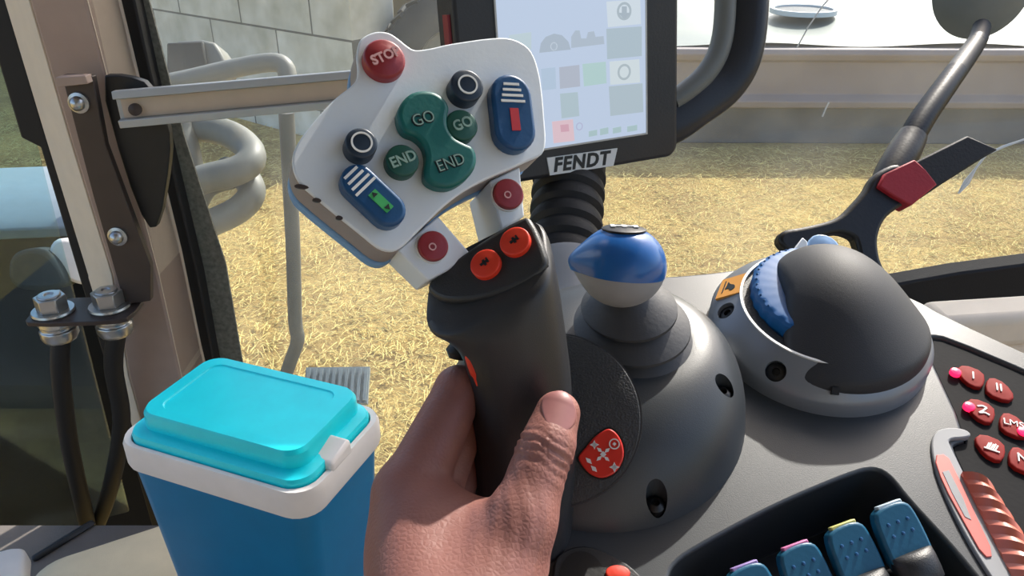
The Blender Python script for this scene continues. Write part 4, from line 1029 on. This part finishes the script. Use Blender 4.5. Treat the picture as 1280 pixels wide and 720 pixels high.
# ================================================================== HAND
hw_ = Frame(P(590, 760, .325), (1, 0, 0), (0, 1, 0))
def h(px, py, d): return np.array(hw_.l(P(px, py, d)))
ax = np.array(-ja)*1.0
def hand_field(X, Y, Z):
    out = None
    def add(d, k):
        nonlocal out
        out = d if out is None else smin(out, d, k)
    mcp = h(510, 618, .356); pip = h(574, 488, .386); dip = h(655, 492, .425); tip = h(712, 510, .424)
    st = np.array(ja)*-.0205
    wr = h(585, 905, .285); fa = h(570, 1250, .235)
    # fingers
    fing = None
    for i, (sh_, ln, rr_) in enumerate(((0, 1, 1), (1, 1.04, 1.0), (2, .98, .95), (3, .86, .84))):
        o = st*sh_; m0 = mcp+o+np.array((.002*i, 0, 0)); p1 = m0+(pip+o-m0)*ln; p2 = p1+(dip-pip)*ln; p3 = p2+(tip-dip)*ln
        f = smin(sd_cap(X, Y, Z, m0, p1, .0145*rr_, .0118*rr_), sd_cap(X, Y, Z, p1, p2, .0116*rr_, .0102*rr_), .003)
        f = smin(f, sd_cap(X, Y, Z, p2, p3, .0102*rr_, .0082*rr_), .003)
        fing = f if fing is None else smin(fing, f, .0018)
        # metacarpal
        w_ = wr+np.array((-.014+.009*i, 0, 0))+o*.45
        add(sd_cap(X, Y, Z, m0, w_, .0155, .021), .012)
    add(fing, .006)
    # thumb
    t0, t1, t2, t3 = h(590, 800, .312), h(650, 655, .330), h(682, 562, .343), h(697, 517, .352)
    th = smin(sd_cap(X, Y, Z, t0, t1, .022, .0138), sd_cap(X, Y, Z, t1, t2, .0132, .0122), .008)
    th = smin(th, sd_cap(X, Y, Z, t2, t3, .0120, .0100), .004)
    # creases over the thumb joint
    d = t2-t1; Ld = np.linalg.norm(d); d = d/Ld
    s = (X-t2[0])*d[0]+(Y-t2[1])*d[1]+(Z-t2[2])*d[2]
    lat = (X-t2[0])
    for o_, am, w2 in ((-.0050, .0010, .0012), (-.0012, .0016, .0013), (.0028, .0011, .0012), (-.0095, .0006, .0012), (.0060, .0005, .0011)):
        th = th+am*np.exp(-((s-o_+lat*.22+.0007*np.sin(lat*500))/w2)**2)
    add(th, .009)
    # web and palm
    add(sd_cap(X, Y, Z, h(520, 650, .352), h(640, 688, .338), .0125, .0120), .012)
    add(sd_cap(X, Y, Z, h(560, 720, .345), wr, .030, .027), .018)
    add(sd_cap(X, Y, Z, h(540, 690, .352), h(600, 730, .34), .022, .024), .015)
    # tendon folds running up to the thumb
    q = smin(out, out, .001)
    u = (X-t1[0])*.9; 
    nb = np.exp(-(((X-t1[0])/.018)**2+((Y-t1[1])/.03)**2+((Z-t1[2]+.012)/.03)**2))
    out = out+0.00035*np.sin((X*1.0+Z*.25)*900+6*np.sin(Z*120))*nb
    # wrist and forearm
    add(sd_cap(X, Y, Z, wr, fa, .030, .036), .02)
    return out
lo = (-.085, -.34, -.26); hi = (.075, .17, .17)
pts = [h(470, 600, .35), h(730, 450, .45), h(480, 1250, .235), h(680, 600, .30), h(574, 470, .39)]
lo = np.array([-.075, -.235, -.275]); hi = np.array([.085, .150, .135])
hand = tag(new_obj('hand', surface_nets(hand_field, lo, hi, .0013), 'skin', frame=hw_, angle=180, recalc=False), "person's bare hand wrapped around the joystick grip with thumb pointing up", 'hand')
def nail(X, Y, Z):
    t2, t3 = h(682, 562, .343), h(697, 517, .352)
    cap_ = np.abs(sd_cap(X, Y, Z, t2, t3+(t3-t2)*.06, .0120, .0100)+.0001)-.0005
    c = h(699, 514, .3435); vx = np.array(cdir(1, .12, 0)); vy = np.array(cdir(-.33, .94, 0)); vy /= np.linalg.norm(vy); vx = vx-vy*(vx@vy); vx /= np.linalg.norm(vx); vz = np.cross(vx, vy)
    x = (X-c[0])*vx[0]+(Y-c[1])*vx[1]+(Z-c[2])*vx[2]; y = (X-c[0])*vy[0]+(Y-c[1])*vy[1]+(Z-c[2])*vy[2]; z = (X-c[0])*vz[0]+(Y-c[1])*vz[1]+(Z-c[2])*vz[2]
    e = ((np.abs(x)/.0072)**2.6+(np.abs(y)/.0082)**2.6)**(1/2.6); reg = np.maximum((e-1)*.007, -(z+.006))
    return smax(cap_, reg, .0006)
nc = h(699, 514, .345)
new_obj('thumbnail', surface_nets(nail, nc-.014, nc+.014, .0005), 'nail', hand, angle=180, recalc=False)

# ================================================================== LIGHT
w = bpy.data.worlds.new('sky'); SC.world = w; w.use_nodes = True
n, L = w.node_tree.nodes, w.node_tree.links
sk = n.new('ShaderNodeTexSky'); sk.sky_type = 'NISHITA'; sk.sun_disc = False
SUN = Vector((.42, .64, .64)).normalized()
sk.sun_elevation = math.asin(SUN.z); sk.sun_rotation = math.atan2(SUN.x, SUN.y); sk.air_density = 1.0; sk.dust_density = 3.0; sk.ozone_density = 1.0
L.new(sk.outputs['Color'], n['Background'].inputs['Color']); n['Background'].inputs['Strength'].default_value = .27
ld = bpy.data.lights.new('sun', 'SUN'); ld.energy = 5.6; ld.angle = rad(.8); ld.color = (1, .95, .86)
lo_ = bpy.data.objects.new('sun', ld); COL.objects.link(lo_); lo_.rotation_euler = SUN.to_track_quat('Z', 'Y').to_euler(); lo_.location = (3, 2, 6)
SC.view_settings.view_transform = 'Standard'; SC.view_settings.look = 'None'; SC.view_settings.gamma = 1; SC.view_settings.use_curve_mapping = False
SC.view_settings.exposure = 0.12
SC.cycles.use_denoising = True; SC.cycles.transparent_max_bounces = 24
